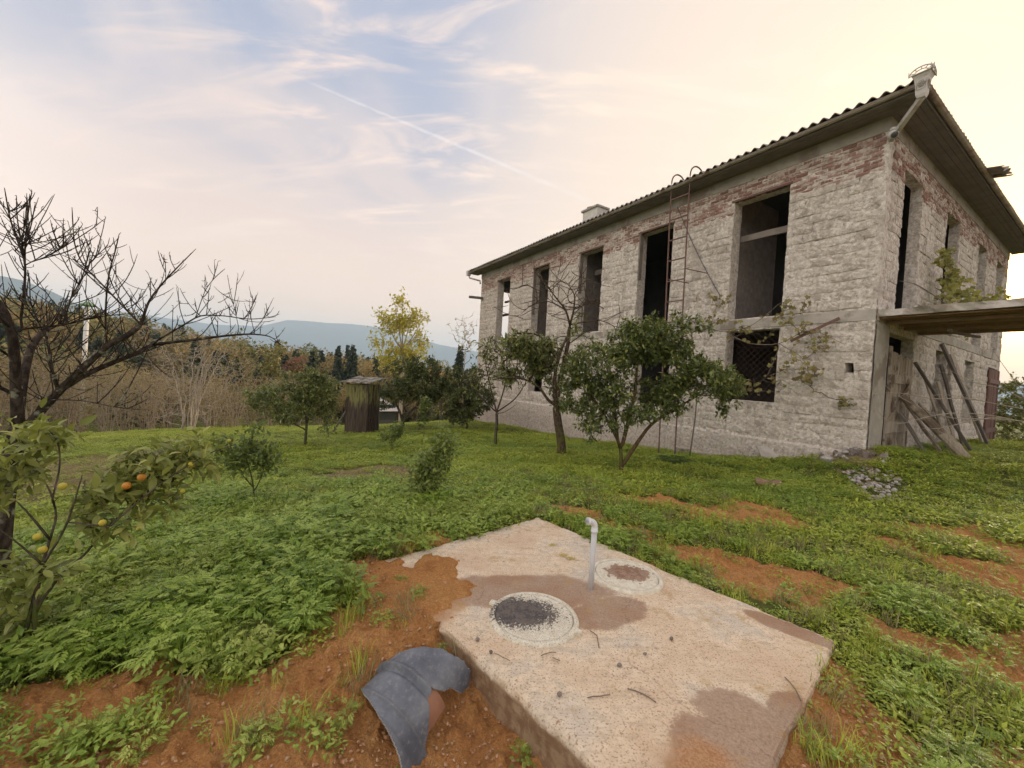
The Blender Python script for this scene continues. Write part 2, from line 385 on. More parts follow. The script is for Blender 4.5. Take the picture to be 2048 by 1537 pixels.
def m_bark(c0, c1, lich, amt=.5, moss=None):
    def fn(t, p, out):
        P = pos(t); n = t.noise(t.scalev(P, (1, 1, .45)), 28, 5, .6); big = t.noise(P, 9, 4, .6)
        c = t.mix(t.sstep(n, .35, .7), c0, c1)
        if lich: c = t.mix(t.sstep(big, amt, amt + .12, 0, .8), c, lich)
        if moss:
            sep = t.add('ShaderNodeSeparateXYZ'); t.l.new(t.add('ShaderNodeTexCoord').outputs['Object'], sep.inputs[0])
            c = t.mix(t.math('MULTIPLY', t.sstep(sep.outputs[2], 1.0, .1), t.sstep(t.noise(P, 7, 4), .42, .6)), c, moss)
        col(t, p, c); p.inputs['Roughness'].default_value = .95; p.inputs['Specular IOR Level'].default_value = .1
        bump(t, p, n, .8, .012)
    return fn
material('bark_dark', m_bark((.035, .026, .022), (.10, .078, .066), (.34, .34, .26), .58))
material('bark', m_bark((.07, .055, .042), (.15, .12, .092), (.26, .26, .18), .60, (.10, .12, .03)))
material('bark_orange', m_bark((.10, .065, .04), (.22, .135, .075), None, .6, (.10, .11, .03)))

def m_leaf(stops, rough=.45, trans=.28, spec=.35):
    def fn(t, p, out):
        c = t.ramp(attr(t), stops); c = t.mix(t.math('MULTIPLY', t.math('POWER', objrand(t), 2.0), .6), c, t.mix(.6, c, stops[-1][1])); c = t.mix(t.sstep(t.noise(pos(t), .9, 3), .35, .7, 0, .35), c, t.mix(.6, c, stops[0][1]))
        col(t, p, c); p.inputs['Roughness'].default_value = rough; p.inputs['Specular IOR Level'].default_value = spec
        tr = t.add('ShaderNodeBsdfTranslucent'); t.put(tr.inputs[0], t.mix(.5, c, t.mix(.6, c, (.45, .5, .08))))
        mx = t.add('ShaderNodeMixShader'); mx.inputs[0].default_value = trans
        t.l.new(p.outputs[0], mx.inputs[1]); t.l.new(tr.outputs[0], mx.inputs[2]); t.l.new(mx.outputs[0], out.inputs[0])
    return fn
material('leaf_citrus', m_leaf([(0, (.065, .09, .028)), (.5, (.135, .175, .05)), (.85, (.24, .275, .075)), (1, (.42, .41, .12))], .35, .22, .5))
material('leaf_dark', m_leaf([(0, (.055, .072, .026)), (.6, (.11, .135, .045)), (1, (.23, .24, .075))], .5, .18))
material('leaf_olive', m_leaf([(0, (.12, .12, .04)), (.6, (.22, .21, .065)), (1, (.36, .31, .10))], .5, .25))
material('leaf_loquat', m_leaf([(0, (.11, .125, .045)), (.6, (.21, .235, .075)), (1, (.38, .36, .13))], .45, .22))
material('leaf_sapling', m_leaf([(0, (.08, .12, .035)), (.5, (.15, .21, .055)), (1, (.32, .37, .10))], .4, .3))
material('leaf_yellow', m_leaf([(0, (.34, .31, .05)), (.5, (.55, .48, .08)), (1, (.72, .63, .15))], .6, .4))
material('leaf_vine', m_leaf([(0, (.09, .055, .03)), (.35, (.17, .125, .045)), (.7, (.16, .18, .055)), (1, (.38, .32, .11))], .6, .3))
material('leaf_brown', m_leaf([(0, (.21, .14, .065)), (.5, (.34, .24, .11)), (1, (.46, .34, .15))], .7, .3))
material('leaf_red', m_leaf([(0, (.17, .06, .05)), (.6, (.28, .11, .09)), (1, (.36, .17, .12))], .7, .25))
material('leaf_conifer', m_leaf([(0, (.020, .034, .022)), (.6, (.038, .058, .034)), (1, (.06, .085, .045))], .7, .1))
material('leaf_wood', m_leaf([(0, (.10, .10, .05)), (.35, (.18, .15, .07)), (.7, (.27, .19, .085)), (1, (.35, .22, .09))], .8, .2))
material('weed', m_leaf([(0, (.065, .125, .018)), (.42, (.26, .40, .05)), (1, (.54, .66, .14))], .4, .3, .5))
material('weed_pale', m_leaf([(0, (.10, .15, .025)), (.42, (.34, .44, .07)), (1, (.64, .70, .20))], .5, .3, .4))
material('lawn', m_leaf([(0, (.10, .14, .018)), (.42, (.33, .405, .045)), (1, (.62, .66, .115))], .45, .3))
material('drygrass', m_leaf([(0, (.20, .17, .09)), (.5, (.31, .27, .14)), (1, (.40, .36, .20))], .8, .3))
material('fern', m_leaf([(0, (.05, .10, .03)), (1, (.12, .19, .05))], .5, .3))

def fruit(c0, c1):
    def fn(t, p, out):
        col(t, p, t.mix(t.sstep(t.noise(pos(t), 18, 3), .35, .65), c0, c1)); p.inputs['Roughness'].default_value = .4
        bump(t, p, t.noise(pos(t), 300, 2), .15, .002)
    return fn
material('fruit_orange', fruit((.52, .20, .03), (.60, .28, .05))); material('fruit_yellow', fruit((.55, .42, .05), (.40, .38, .06)))

def m_ground(t, p, out):
    P = pos(t); g = attr(t, 'green'); dry = attr(t, 'dry')
    n1 = t.noise(P, 1.4, 5, .6); n2 = t.noise(P, 11, 6, .65); n3 = t.noise(P, 70, 5, .7); n4 = t.noise(P, 260, 2, .6)
    soil = t.ramp(t.math('ADD', t.math('MULTIPLY', n1, .5), t.math('MULTIPLY', n2, .5)), [(.30, (.42, .175, .06)), (.46, (.68, .33, .115)), (.60, (.78, .43, .165)), (.75, (.80, .53, .27))])
    soil = t.mix(t.sstep(n3, .35, .7, .55, 0), soil, (.26, .115, .05))
    soil = t.mix(t.sstep(n4, .66, .74, 0, .6), soil, (.66, .50, .34))
    drt = t.mix(t.sstep(n2, .35, .65), (.26, .19, .10), (.36, .28, .15))
    gr = t.ramp(n2, [(.3, (.07, .08, .025)), (.5, (.12, .145, .04)), (.7, (.18, .19, .06))])
    gr = t.mix(t.sstep(n3, .5, .7, 0, .5), gr, (.17, .12, .06))
    c = t.mix(g, soil, gr); c = t.mix(dry, c, drt)
    col(t, p, c); p.inputs['Roughness'].default_value = 1; p.inputs['Specular IOR Level'].default_value = .05
    bump(t, p, t.math('ADD', t.math('ADD', n3, t.math('MULTIPLY', n4, .35)), n2), .9, .03)
material('ground', m_ground)

def m_slab(t, p, out):
    P = pos(t); s = attr(t, 'sand'); du = attr(t, 'dust')
    n1 = t.noise(P, 2.0, 5, .6); n2 = t.noise(P, 16, 5, .65); n3 = t.noise(P, 85, 4, .7); n4 = t.noise(P, 330, 2, .6)
    base = t.ramp(n2, [(.28, (.56, .43, .30)), (.5, (.75, .61, .445)), (.75, (.85, .73, .57))])
    base = t.mix(t.sstep(n1, .45, .68, 0, .55), base, (.58, .40, .27))
    base = t.mix(t.sstep(n1, .52, .36, 0, .5), base, (.56, .53, .48))
    base = t.mix(t.sstep(n3, .53, .64, 0, .8), base, (.30, .20, .135)); sp = t.noise(P, 38, 4, .7); base = t.mix(t.math('MULTIPLY', t.sstep(sp, .58, .66), t.sstep(t.noise(P, 3.1, 3), .42, .6, .15, .9)), base, (.34, .17, .085))
    sand = t.ramp(n3, [(.3, (.27, .185, .13)), (.5, (.40, .285, .205)), (.75, (.52, .39, .29))])
    sand = t.mix(t.sstep(n4, .62, .72), sand, (.55, .45, .36))
    sand = t.mix(t.sstep(n1, .45, .6, 0, .5), sand, (.34, .18, .10))
    c = t.mix(t.sstep(t.math('ADD', s, t.math('ADD', t.math('MULTIPLY', t.math('SUBTRACT', n3, .5), 1.5), t.math('MULTIPLY', t.math('SUBTRACT', n2, .5), .7))), .22, .80), base, sand)
    c = t.mix(du, c, t.mix(t.sstep(n3, .35, .65), (.36, .18, .085), (.50, .30, .17)))
    vo = t.add('ShaderNodeTexVoronoi', feature='DISTANCE_TO_EDGE'); vo.inputs['Scale'].default_value = .75
    t.l.new(t.vmath('ADD', P, t.vmath('MULTIPLY', t.noise(P, 4, 4, .6, 0, 'Color'), (.35, .35, .35))), vo.inputs['Vector'])
    crack = t.math('MULTIPLY', t.sstep(vo.outputs['Distance'], .006, .0015), t.sstep(t.noise(P, 1.6, 2), .45, .55))
    tro = t.add('ShaderNodeMapping'); t.l.new(P, tro.inputs[0]); tro.inputs['Rotation'].default_value = (0, 0, .83); tro.inputs['Scale'].default_value = (1.2, 14, 1)
    c = t.mix(t.sstep(t.noise(tro.outputs[0], 2.5, 4, .6), .5, .72, 0, .30), c, (.40, .31, .23))
    c = t.mix(t.math('MULTIPLY', crack, .35), c, (.16, .11, .075))
    yl = t.math('MULTIPLY', t.sstep(t.noise(P, 4.5, 6, .7), .54, .70), .6)
    c = t.mix(yl, c, (.42, .27, .10))
    sep = t.add('ShaderNodeSeparateXYZ'); t.l.new(P, sep.inputs[0])
    c = t.mix(t.sstep(t.math('ADD', sep.outputs[2], t.math('MULTIPLY', n2, .05)), .005, -.03), c, t.mix(t.sstep(n2, .4, .6), (.34, .24, .15), (.24, .15, .09)))
    col(t, p, c); p.inputs['Roughness'].default_value = .95; p.inputs['Specular IOR Level'].default_value = .1
    bump(t, p, t.math('ADD', n3, t.math('MULTIPLY', n4, .5)), .5, .006)
material('slab', m_slab)

def m_lid(t, p, out):
    P = pos(t); n2 = t.noise(P, 22, 5, .65); n3 = t.noise(P, 120, 3, .65)
    w = attr(t)   # worn paint
    pt = t.mix(t.sstep(n2, .35, .65), (.62, .56, .44), (.76, .72, .60))
    ir = t.mix(t.sstep(n2, .4, .6), (.075, .070, .072), (.15, .125, .11))
    f = t.math('ADD', w, t.math('ADD', t.math('MULTIPLY', t.math('SUBTRACT', n2, .5), .8), t.math('MULTIPLY', t.math('SUBTRACT', t.noise(P, 75, 4, .65), .5), 1.1)))
    c = t.mix(t.sstep(f, .42, .56), pt, ir)
    c = t.mix(t.sstep(n3, .56, .64, 0, .75), c, (.15, .12, .10))
    col(t, p, c); p.inputs['Roughness'].default_value = .7; bump(t, p, t.math('ADD', n3, n2), .3, .004)
material('lid', m_lid)
def m_lid2(t, p, out):
    P = pos(t); n2 = t.noise(P, 22, 5, .65); n3 = t.noise(P, 120, 3, .65); w = attr(t)
    pt = t.mix(t.sstep(n2, .35, .65), (.62, .56, .44), (.76, .72, .60)); ir = t.mix(t.sstep(n2, .4, .6), (.26, .15, .10), (.36, .25, .18))
    f = t.math('ADD', w, t.math('MULTIPLY', t.math('SUBTRACT', n2, .5), 1.2))
    c = t.mix(t.sstep(f, .45, .55), pt, ir); c = t.mix(t.sstep(n3, .62, .70, 0, .6), c, (.12, .10, .09))
    col(t, p, c); p.inputs['Roughness'].default_value = .8; bump(t, p, t.math('ADD', n3, n2), .3, .004)
material('lid_rusty', m_lid2)

def m_shell(t, p, out):
    P = pos(t); n1 = t.noise(P, 5, 5, .65); n2 = t.noise(P, 40, 4, .7)
    c = t.mix(t.sstep(n1, .3, .7), (.10, .11, .135), (.20, .215, .245)); c = t.mix(t.sstep(n2, .52, .7, 0, .5), c, (.30, .28, .26))
    col(t, p, c); p.inputs['Roughness'].default_value = .55; bump(t, p, n2, .15, .004)
material('shell_grey', m_shell); material('shell_orange', m_simple((.30, .11, .04), (.40, .17, .07), 10, .6, .1, .3))

def m_mountain(t, p, out):
    n = t.noise(pos(t), .004, 6, .6); col(t, p, t.mix(t.sstep(n, .35, .65), (.045, .060, .050), (.08, .085, .065)))
    p.inputs['Specular IOR Level'].default_value = 0; p.inputs['Roughness'].default_value = 1
material('mountain', m_mountain)

# ------------------------------------------------------------------ where soil shows and where green grows
def poly(pts): return np.array([hit(*q)[:2] for q in pts])
def inside(P, x, y):
    c = np.zeros(np.shape(x), bool); n = len(P)
    for i in range(n):
        (x0, y0), (x1, y1) = P[i], P[(i + 1) % n]
        if y0 == y1: continue
        k = ((y0 > y) != (y1 > y)) & (x < (x1 - x0) * (y - y0) / (y1 - y0) + x0); c ^= k
    return c
SOIL = [poly(q) for q in (
    [(-300, 1900), (-60, 1420), (80, 1400), (200, 1372), (330, 1335), (430, 1345), (560, 1318), (610, 1270), (660, 1200), (690, 1140), (760, 1112), (830, 1125), (960, 1278), (1260, 1537), (1300, 1900)],
    [(1075, 1005), (1200, 1020), (1270, 1062), (1400, 1088), (1500, 1110), (1540, 1142), (1640, 1158), (1780, 1195), (1740, 1215), (1640, 1195), (1560, 1200), (1440, 1160), (1330, 1118), (1200, 1070)],
    [(1215, 980), (1330, 995), (1440, 1008), (1530, 1016), (1650, 1052), (1620, 1068), (1520, 1060), (1390, 1030), (1290, 1012)],
    [(1690, 1068), (1800, 1078), (1900, 1098), (2060, 1140), (2060, 1200), (1950, 1172), (1850, 1150), (1750, 1105)],
    [(1560, 1430), (1655, 1300), (1700, 1320), (1740, 1390), (1790, 1470), (1860, 1560), (1500, 1900), (1240, 1537)],
    [(660, 1140), (760, 1110), (850, 1090), (870, 1060), (840, 1050), (790, 1085), (700, 1120)],
)]
DRY = [poly(q) for q in (
    [(-20, 940), (150, 915), (330, 895), (420, 915), (380, 950), (180, 985), (-20, 1030)],
    [(620, 940), (760, 932), (900, 945), (880, 962), (720, 962)],
    [(1620, 900), (1760, 905), (1800, 930), (1720, 945), (1640, 925)])]
SLAB_A = np.array([.38, 4.58]); SU = np.array([.6766, -.7363]); SV = np.array([-.7363, -.6766])   # long edge, short edge
SL, SWD = 2.69, 1.93
def cover(x, y):
    jx = fbm(x * 2.2, y * 2.2, 4, 5) * .42 + fbm(x * 11, y * 11, 14, 2) * .10; jy = fbm(x * 2.2, y * 2.2, 9, 5) * .42 + fbm(x * 11, y * 11, 19, 2) * .10
    r = np.hypot(x, y); k = np.clip(r / 4, .5, 2)
    X, Y = x + jx * k, y + jy * k
    g = np.ones(np.shape(x)); dry = np.zeros(np.shape(x))
    for P in SOIL: g[inside(P, X, Y)] = 0
    for P in DRY: dry[inside(P, X, Y)] = 1
    patch = fbm(x * 1.3, y * 1.3, 20, 4)                       # broken cover on the right
    right = sm(x - .35 * y, 1.0, 2.2) * sm(y, 6.3, 4.2)
    g = np.where((right > .5) & (patch < -.06), 0, g)
    g = np.where(np.hypot((x + .25) / 1.15, (y - 1.7) / .62) + fbm(x * 3, y * 3, 3, 3) * .35 < .8, 0, g)   # dug soil beside the slab
    u = (x - SLAB_A[0]) * SU[0] + (y - SLAB_A[1]) * SU[1]; v = (x - SLAB_A[0]) * SV[0] + (y - SLAB_A[1]) * SV[1]
    on = (u > -.02) & (u < SL + .02) & (v > -.02) & (v < SWD + .02)
    return g, dry, on

def build_ground():
    az = np.radians(np.r_[np.arange(-64, 64.01, .25), np.arange(66, 295, 2.5)])
    r = np.r_[.25, np.r_[np.geomspace(.5, 9, 380), np.geomspace(9.15, 60, 150)], np.geomspace(64, 6000, 56)]
    A, R = np.meshgrid(az, r, indexing='ij'); x = R * np.sin(A); y = R * np.cos(A)
    z = H(x, y); g, dry, on = cover(x.ravel(), y.ravel()); g = g.reshape(x.shape); dry = dry.reshape(x.shape); on = on.reshape(x.shape)
    nr = sm(R, 12, 6)
    clod = np.abs(fbm(x * 7, y * 7, 2, 4)) * .045 + np.maximum(0, fbm(x * 18, y * 18, 5, 3) - .05) * .07 + fbm(x * 30, y * 30, 6, 3) * .016
    z = z + clod * (1 - g) * nr - .012 * nr + fbm(x * 3, y * 3, 7, 3) * .03 * nr * sm(np.hypot(x - .6, y - 3), 1.5, 2.2)
    wob = fbm(x * 4, y * 4, 21, 4) * .30 + fbm(x * 25, y * 25, 22, 2) * .05
    lap = np.maximum(0 * x, sm(np.hypot(x + .72, y - 2.9) + wob, .66, .30))   # soil lapping thinly over the slab
    z = np.where(on & (z > -.06), -.03 + lap * (.05 + np.clip(clod, 0, .03) * .5), z)
    mb = MB(); mb.grid(np.stack([x, y, z], -1), wrapu=True, flip=True)
    o = obj('ground', mb, 'ground', smooth=True); tag(o, kind='structure')
    me = o.data; u_ = np.hypot(x - .6, y - 3) < 2.0; g = np.where(on, 0, g)
    a = me.attributes.new('green', 'FLOAT', 'POINT'); a.data.foreach_set('value', np.where(R > 45, 1, g).ravel().astype(np.float32))
    a = me.attributes.new('dry', 'FLOAT', 'POINT'); a.data.foreach_set('value', (dry * .8).ravel().astype(np.float32))
build_ground()

# ------------------------------------------------------------------ far mountains (two ridges in the haze)
def ridge(name, pts, dist, depth, amp):
    """a mountain chain with real body: crest line from the photo's outline, foot towards us and behind"""
    px = np.array([p[0] for p in pts], float); py = np.array([p[1] for p in pts], float)
    X = np.linspace(px[0], px[-1], 260); Yp = np.interp(X, px, py)
    P = []
    rows = np.r_[np.linspace(-1, 0, 12), np.linspace(.1, 1, 6)]
    for i, (a, b) in enumerate(zip(X, Yp)):
        v = pix_ray(a, b); hor = np.hypot(v[0], v[1]); top = CZ + v[2] / hor * dist + amp * float(fbm(i * .11, 3.3, dist, 4))
        az = math.atan2(v[0], v[1]); line = []
        for q in rows:
            d = dist + q * depth + 60 * float(fbm(i * .09, q * 3, 1, 2)); s = abs(q)
            rel = 1 - s ** .85 * (1 + .25 * float(fbm(i * .16, q * 4, 5, 3)))
            line.append((d * math.sin(az), d * math.cos(az), -95 + (top + 95) * max(rel, 0) - (0 if s < 1 else 10)))
        P.append(line)
    mb = MB(); mb.grid(np.array(P)); return tag(obj(name, mb, 'mountain', smooth=True), kind='structure')
ridge('mountain_ridge', [(-900, 520), (-500, 470), (-200, 510), (0, 553), (50, 563), (110, 588), (160, 612), (230, 640), (330, 668), (430, 700), (600, 740)], 2700, 800, 6)
ridge('mountain_ridge', [(-300, 640), (0, 628), (150, 640), (230, 622), (330, 637), (430, 650), (520, 652), (575, 641), (650, 646), (700, 648), (760, 655), (820, 672), (880, 690), (960, 705), (1100, 720), (1500, 745), (2300, 780)], 4200, 1000, 7)

# ------------------------------------------------------------------ concrete slab over the tank, lids, vent pipe
def slab_pt(u, v, z=0.):
    q = SLAB_A + SU * u + SV * v; return np.array([q[0], q[1], z])
def slab_uv(P): d = np.asarray(P)[..., :2] - SLAB_A; return d @ SU, d @ SV
L1 = np.array([.235, 2.65]); L2 = np.array([1.035, 3.30]); PIPE = np.array([.69, 3.05])
def build_slab():
    nu, nv = 270, 194
    us = np.linspace(0, SL, nu); vs = np.linspace(0, SWD, nv); U, V = np.meshgrid(us, vs, indexing='ij')
    ed = np.minimum(np.minimum(U, SL - U), np.minimum(V, SWD - V))
    wob = fbm(U * 6, V * 6, 3, 3) * .012 * (ed < .03)
    x = SLAB_A[0] + SU[0] * (U + wob * (np.minimum(U, SL - U) < .03)) + SV[0] * (V + wob * (np.minimum(V, SWD - V) < .03))
    y = SLAB_A[1] + SU[1] * (U + wob * (np.minimum(U, SL - U) < .03)) + SV[1] * (V + wob * (np.minimum(V, SWD - V) < .03))
    z = fbm(U * 1.5, V * 1.5, 1, 3) * .006 + fbm(U * 22, V * 22, 1, 2) * .0012 - .010 * (ed < .008) - .006 * sm(fbm(U * 9, V * 9, 2, 2), .15, .3) * (ed < .05)
    # sand drifted over the slab
    nz = fbm(x * 2.3 + 3, y * 2.3, 8, 3) * .42 + fbm(x * 14, y * 14, 3, 4) * .14
    def ell(c, a, b, rot):
        dx, dy = x - c[0], y - c[1]; ca, sa = math.cos(rot), math.sin(rot)
        return np.hypot((dx * ca + dy * sa) / a, (-dx * sa + dy * ca) / b) + nz
    p1 = atz(1060, 1185, 0); p2 = atz(1500, 1450, 0); p3 = atz(1600, 1265, 0); p4 = atz(1480, 1530, 0)
    s = np.minimum.reduce([ell(p1, .62, .26, .10), ell(atz(1215, 1225, 0), .34, .17, .4), ell(p2, .28, .25, -.5), ell(p3, .38, .10, -.75), ell(p4, .34, .3, 0), ell(atz(1570, 1420, 0), .22, .10, .8)])
    sand = 1 - sm(s, .72, 1.12)
    dust = 1 - sm(np.minimum(ell(atz(830, 1180, 0), .42, .28, -.8), ell(atz(1400, 1520, 0), .25, .15, 0) + .2), .55, 1.25)
    top = np.stack([x, y, z + sand * .004], -1)
    mb = MB(); mb.grid(top)
    # rough sides
    def side(row):
        P = []
        for k, q in enumerate(row):
            line = [q]
            for d in (.03, .08, .15, .24, .34):
                n = fbm(q[0] * 9, q[1] * 9, d * 14, 3) * .022
                c = slab_pt(SL / 2, SWD / 2); w = (q[:2] - c[:2]); w /= np.linalg.norm(w)
                line.append(np.array([q[0] + w[0] * (n + .008), q[1] + w[1] * (n + .008), q[2] - d]))
            P.append(line)
        return np.array(P)
    rows = [top[:, 0], top[-1, :], top[::-1, -1], top[0, ::-1]]
    for rw in rows: mb.grid(side(rw))
    o = obj('concrete_slab', mb, 'slab', loc=slab_pt(SL / 2, SWD / 2), smooth=False)
    tag(o, 'weathered beige concrete tank slab with sand stains in the red soil', 'slab')
    n = len(o.data.vertices)
    for nm, ar in (('sand', sand), ('dust', dust)):
        a = o.data.attributes.new(nm, 'FLOAT', 'POINT'); full = np.zeros(n, np.float32); full[:nu * nv] = ar.ravel(); a.data.foreach_set('value', full)
build_slab()

def manhole(c, rad, mat, label, wear_c, wear_r, rot, z0, lugs=True):
    root = empty('manhole_cover', (c[0], c[1], z0), label, 'manhole cover', 'manhole covers on the slab')
    def wear(P):
        d = np.hypot((P[..., 0] - c[0] - wear_c[0]) / wear_r[0], (P[..., 1] - c[1] - wear_c[1]) / wear_r[1]); return np.clip(1.05 - d * .6, 0, 1)
    n = 72; a = np.arange(n) * 2 * math.pi / n
    def ring(prof, name):
        P = np.array([[(c[0] + r * math.cos(t), c[1] + r * math.sin(t), z0 + z) for r, z in prof] for t in a]); mb = MB(); mb.grid(P, tint=wear(P) * .75, wrapu=True); return obj(name, mb, mat, root, smooth=True)
    R = rad
    ring([(R * .885, .004), (R * .89, .015), (R * .95, .016), (R * .985, .012), (R, .005), (R * 1.02, -.012)], 'frame')
    lid = MB(); P = np.array([[(c[0] + r * math.cos(t), c[1] + r * math.sin(t), z0 + z) for r, z in ((.002, .012), (R * .2, .012), (R * .34, .012), (R * .36, .0145), (R * .40, .0145), (R * .42, .012), (R * .62, .012), (R * .78, .012), (R * .80, .0145), (R * .865, .0145), (R * .875, .004))] for t in a])
    lid.grid(P, tint=wear(P), wrapu=True); lo = obj('lid', lid, mat, root, smooth=True)
    st = MB(); ca, sa = math.cos(rot), math.sin(rot)
    for i in range(-9, 10):
        for j in range(-9, 10):
            p = np.array([i + (j % 2) * .5, j * .866]) * R * .105; rr = np.hypot(*p)
            if rr > R * .755 or R * .31 < rr < R * .45 or rr < R * .09: continue
            q = np.array([c[0] + p[0] * ca - p[1] * sa, c[1] + p[0] * sa + p[1] * ca]); w = R * .032
            V = np.array([(q[0] + dx * w * k * ca - dy * w * k * sa, q[1] + dx * w * k * sa + dy * w * k * ca, z0 + zz) for k, zz in ((1.25, .0115), (.8, .0155)) for dx, dy in ((-1, 0), (0, -1), (1, 0), (0, 1))])
            st.raw(V, [(4, 5, 6, 7)] + [(k, (k + 1) % 4, 4 + (k + 1) % 4, 4 + k) for k in range(4)], wear(V))
    tag(obj('tread_stud', st, mat, lo), kind='stuff')
    if lugs:
        for t in (math.radians(155), math.radians(-28)):
            mb = MB(); q = np.array([c[0] + R * 1.02 * math.cos(t), c[1] + R * 1.02 * math.sin(t)]); d = np.array([math.cos(t), math.sin(t)]); e = np.array([-d[1], d[0]])
            mb.box((-.035, -.022, -.01), (.03, .022, .012), lambda x, y, z: (q[0] + d[0] * x + e[0] * y, q[1] + d[1] * x + e[1] * y, z0 + z), .004, random.Random(3), .2); obj('lug', mb, mat, root)
manhole(L1, .295, 'lid', 'cream painted manhole cover worn to black iron, nearest the plastic fragment', (-.12, .03), (.30, .18), .5, .004)
manhole(L2, .285, 'lid_rusty', 'cream painted manhole cover with rusty brown centre behind the vent pipe', (.02, .03), (.20, .15), .2, .004, False)

def vent():
    root = empty('vent_pipe', (PIPE[0], PIPE[1], 0), 'grey plastic vent pipe with white elbow standing on the concrete slab', 'pipe')
    b = np.array([PIPE[0], PIPE[1], -.02]); top = np.array([PIPE[0] + .004, PIPE[1] + .01, .455])
    mb = MB(); mb.tube([b, b * .5 + top * .5, top], .0215, 20); obj('pipe', mb, 'pvc', root, smooth=True)
    mb = MB(); mb.tube([top - (0, 0, .012), top + (0, 0, .002), top + (0, 0, .004), top + (0, 0, .026)], [.028, .028, .0245, .0245], 20, True)
    out = np.array([-.93, -.37, 0]); cen = top + (0, 0, .026); pts = [cen]
    for k in range(1, 9):
        a = k / 8 * math.radians(82); pts.append(cen + np.array([0, 0, 1]) * .045 * math.sin(a) + out * .045 * (1 - math.cos(a)))
    e = pts[-1]; dd = pts[-1] - pts[-2]; dd /= np.linalg.norm(dd); pts += [e + dd * .008]
    mb.tube(pts, .0235, 20, False); p2 = pts[-1]
    mb.tube([p2, p2 + dd * .002, p2 + dd * .022, p2 + dd * .022, p2], [.0235, .0275, .0275, .0225, .0215], 20, False)
    obj('elbow', mb, 'pvc_white', root, smooth=True)
vent()

# ------------------------------------------------------------------ broken piece of ribbed plastic pipe
material('shell_rim', m_simple((.34, .34, .34), (.46, .45, .44), 20, .6, .2, .3))
def shell():
    base = np.array([-.47, 2.10, -.22]); root = empty('pipe_fragment', base, 'broken curved piece of ribbed grey plastic pipe half buried in red soil', 'pipe fragment')
    ax = np.array([.45, .80, .25]); ax /= np.linalg.norm(ax); side = np.array([.80, -.45, .0]); side -= ax * (side @ ax); side /= np.linalg.norm(side); up = np.cross(side, ax); up *= np.sign(up[2])
    R = .24; cen = base.copy(); nt, ns = 150, 190; t0, t1 = math.radians(-20), math.radians(200)
    S = np.linspace(-.28, .36, ns); TH_ = np.linspace(t0, t1, nt); A, B = np.meshgrid(S, TH_, indexing='ij'); D = np.degrees(B)
    # torn edge on the right: bitten out in the middle, lobes far and near, a long tongue towards us
    edge = np.interp(A, [-.28, -.2, -.1, -.03, .02, .06, .11, .15, .20, .26, .31, .36], [2, -4, 10, 30, 44, 50, 34, 30, 6, 2, 16, 20]) + fbm(A * 16, 2, 1, 3) * 4
    near = np.interp(D, [0, 20, 40, 60, 90, 120, 150, 200], [-.22, -.235, -.215, -.195, -.165, -.125, -.06, -.03]) + fbm(D / 30, 5, 2, 2) * .012
    far = np.interp(D, [0, 20, 40, 60, 90, 120, 150, 200], [.25, .31, .285, .25, .205, .13, .07, .04]) + fbm(D / 9, 8, 2, 3) * .014
    ok = (D > edge) & (A > near) & (A < far)
    ok2 = (D > np.where((A > -.05) & (A < .09), 16, edge + 4)) & (A > near + .006) & (A < far - .006)
    for nm, rr, mt in (('outer_skin', R, 'shell_grey'), ('inner_lining', R - .016, 'shell_orange')):
        rib = -.010 * np.exp(-((A - .022) / .010) ** 2) + .022 * np.exp(-((A - .05) / .014) ** 2) + .018 * np.exp(-((A + .115) / .010) ** 2) + .006 * np.exp(-((A - .13) / .006) ** 2) - .008 * np.exp(-((A + .17) / .012) ** 2)
        dent = .02 * fbm(A * 4, D / 60, 3, 2); r = rr + (rib if nm == 'outer_skin' else 0) + dent
        V = cen + ax * A[..., None] + (side * np.cos(B)[..., None] + up * np.sin(B)[..., None]) * r[..., None]
        K = ok if nm == 'outer_skin' else ok2; okf = K[:-1, :-1] & K[1:, :-1] & K[:-1, 1:] & K[1:, 1:]; I, J = np.where(okf)
        f = np.stack([I * nt + J, (I + 1) * nt + J, (I + 1) * nt + J + 1, I * nt + J + 1], 1)
        mb = MB(); mb.raw(V.reshape(-1, 3), f.tolist())
        if nm == 'outer_skin':      # thickness of the torn rim
            inn = cen + ax * A[..., None] + (side * np.cos(B)[..., None] + up * np.sin(B)[..., None]) * (R - .0145 + dent)[..., None]
            for i in range(ns - 1):
                for j in range(nt - 1):
                    if not okf[i, j]: continue
                    for di, dj, a, b in ((-1, 0, (0, 0), (0, 1)), (1, 0, (1, 0), (1, 1)), (0, -1, (0, 0), (1, 0)), (0, 1, (0, 1), (1, 1))):
                        ii, jj = i + di, j + dj
                        if 0 <= ii < ns - 1 and 0 <= jj < nt - 1 and okf[ii, jj]: continue
                        p, q = (i + a[0], j + a[1]), (i + b[0], j + b[1]); mb.raw([V[p], V[q], inn[q], inn[p]], [(0, 1, 2, 3)])
        ob = obj(nm, mb, mt, root, smooth=True)
        if nm == 'outer_skin': ob.data.materials.append(MAT['shell_rim']); ob.data.polygons.foreach_set('material_index', np.r_[np.zeros(len(f), np.int32), np.ones(len(ob.data.polygons) - len(f), np.int32)])
shell()

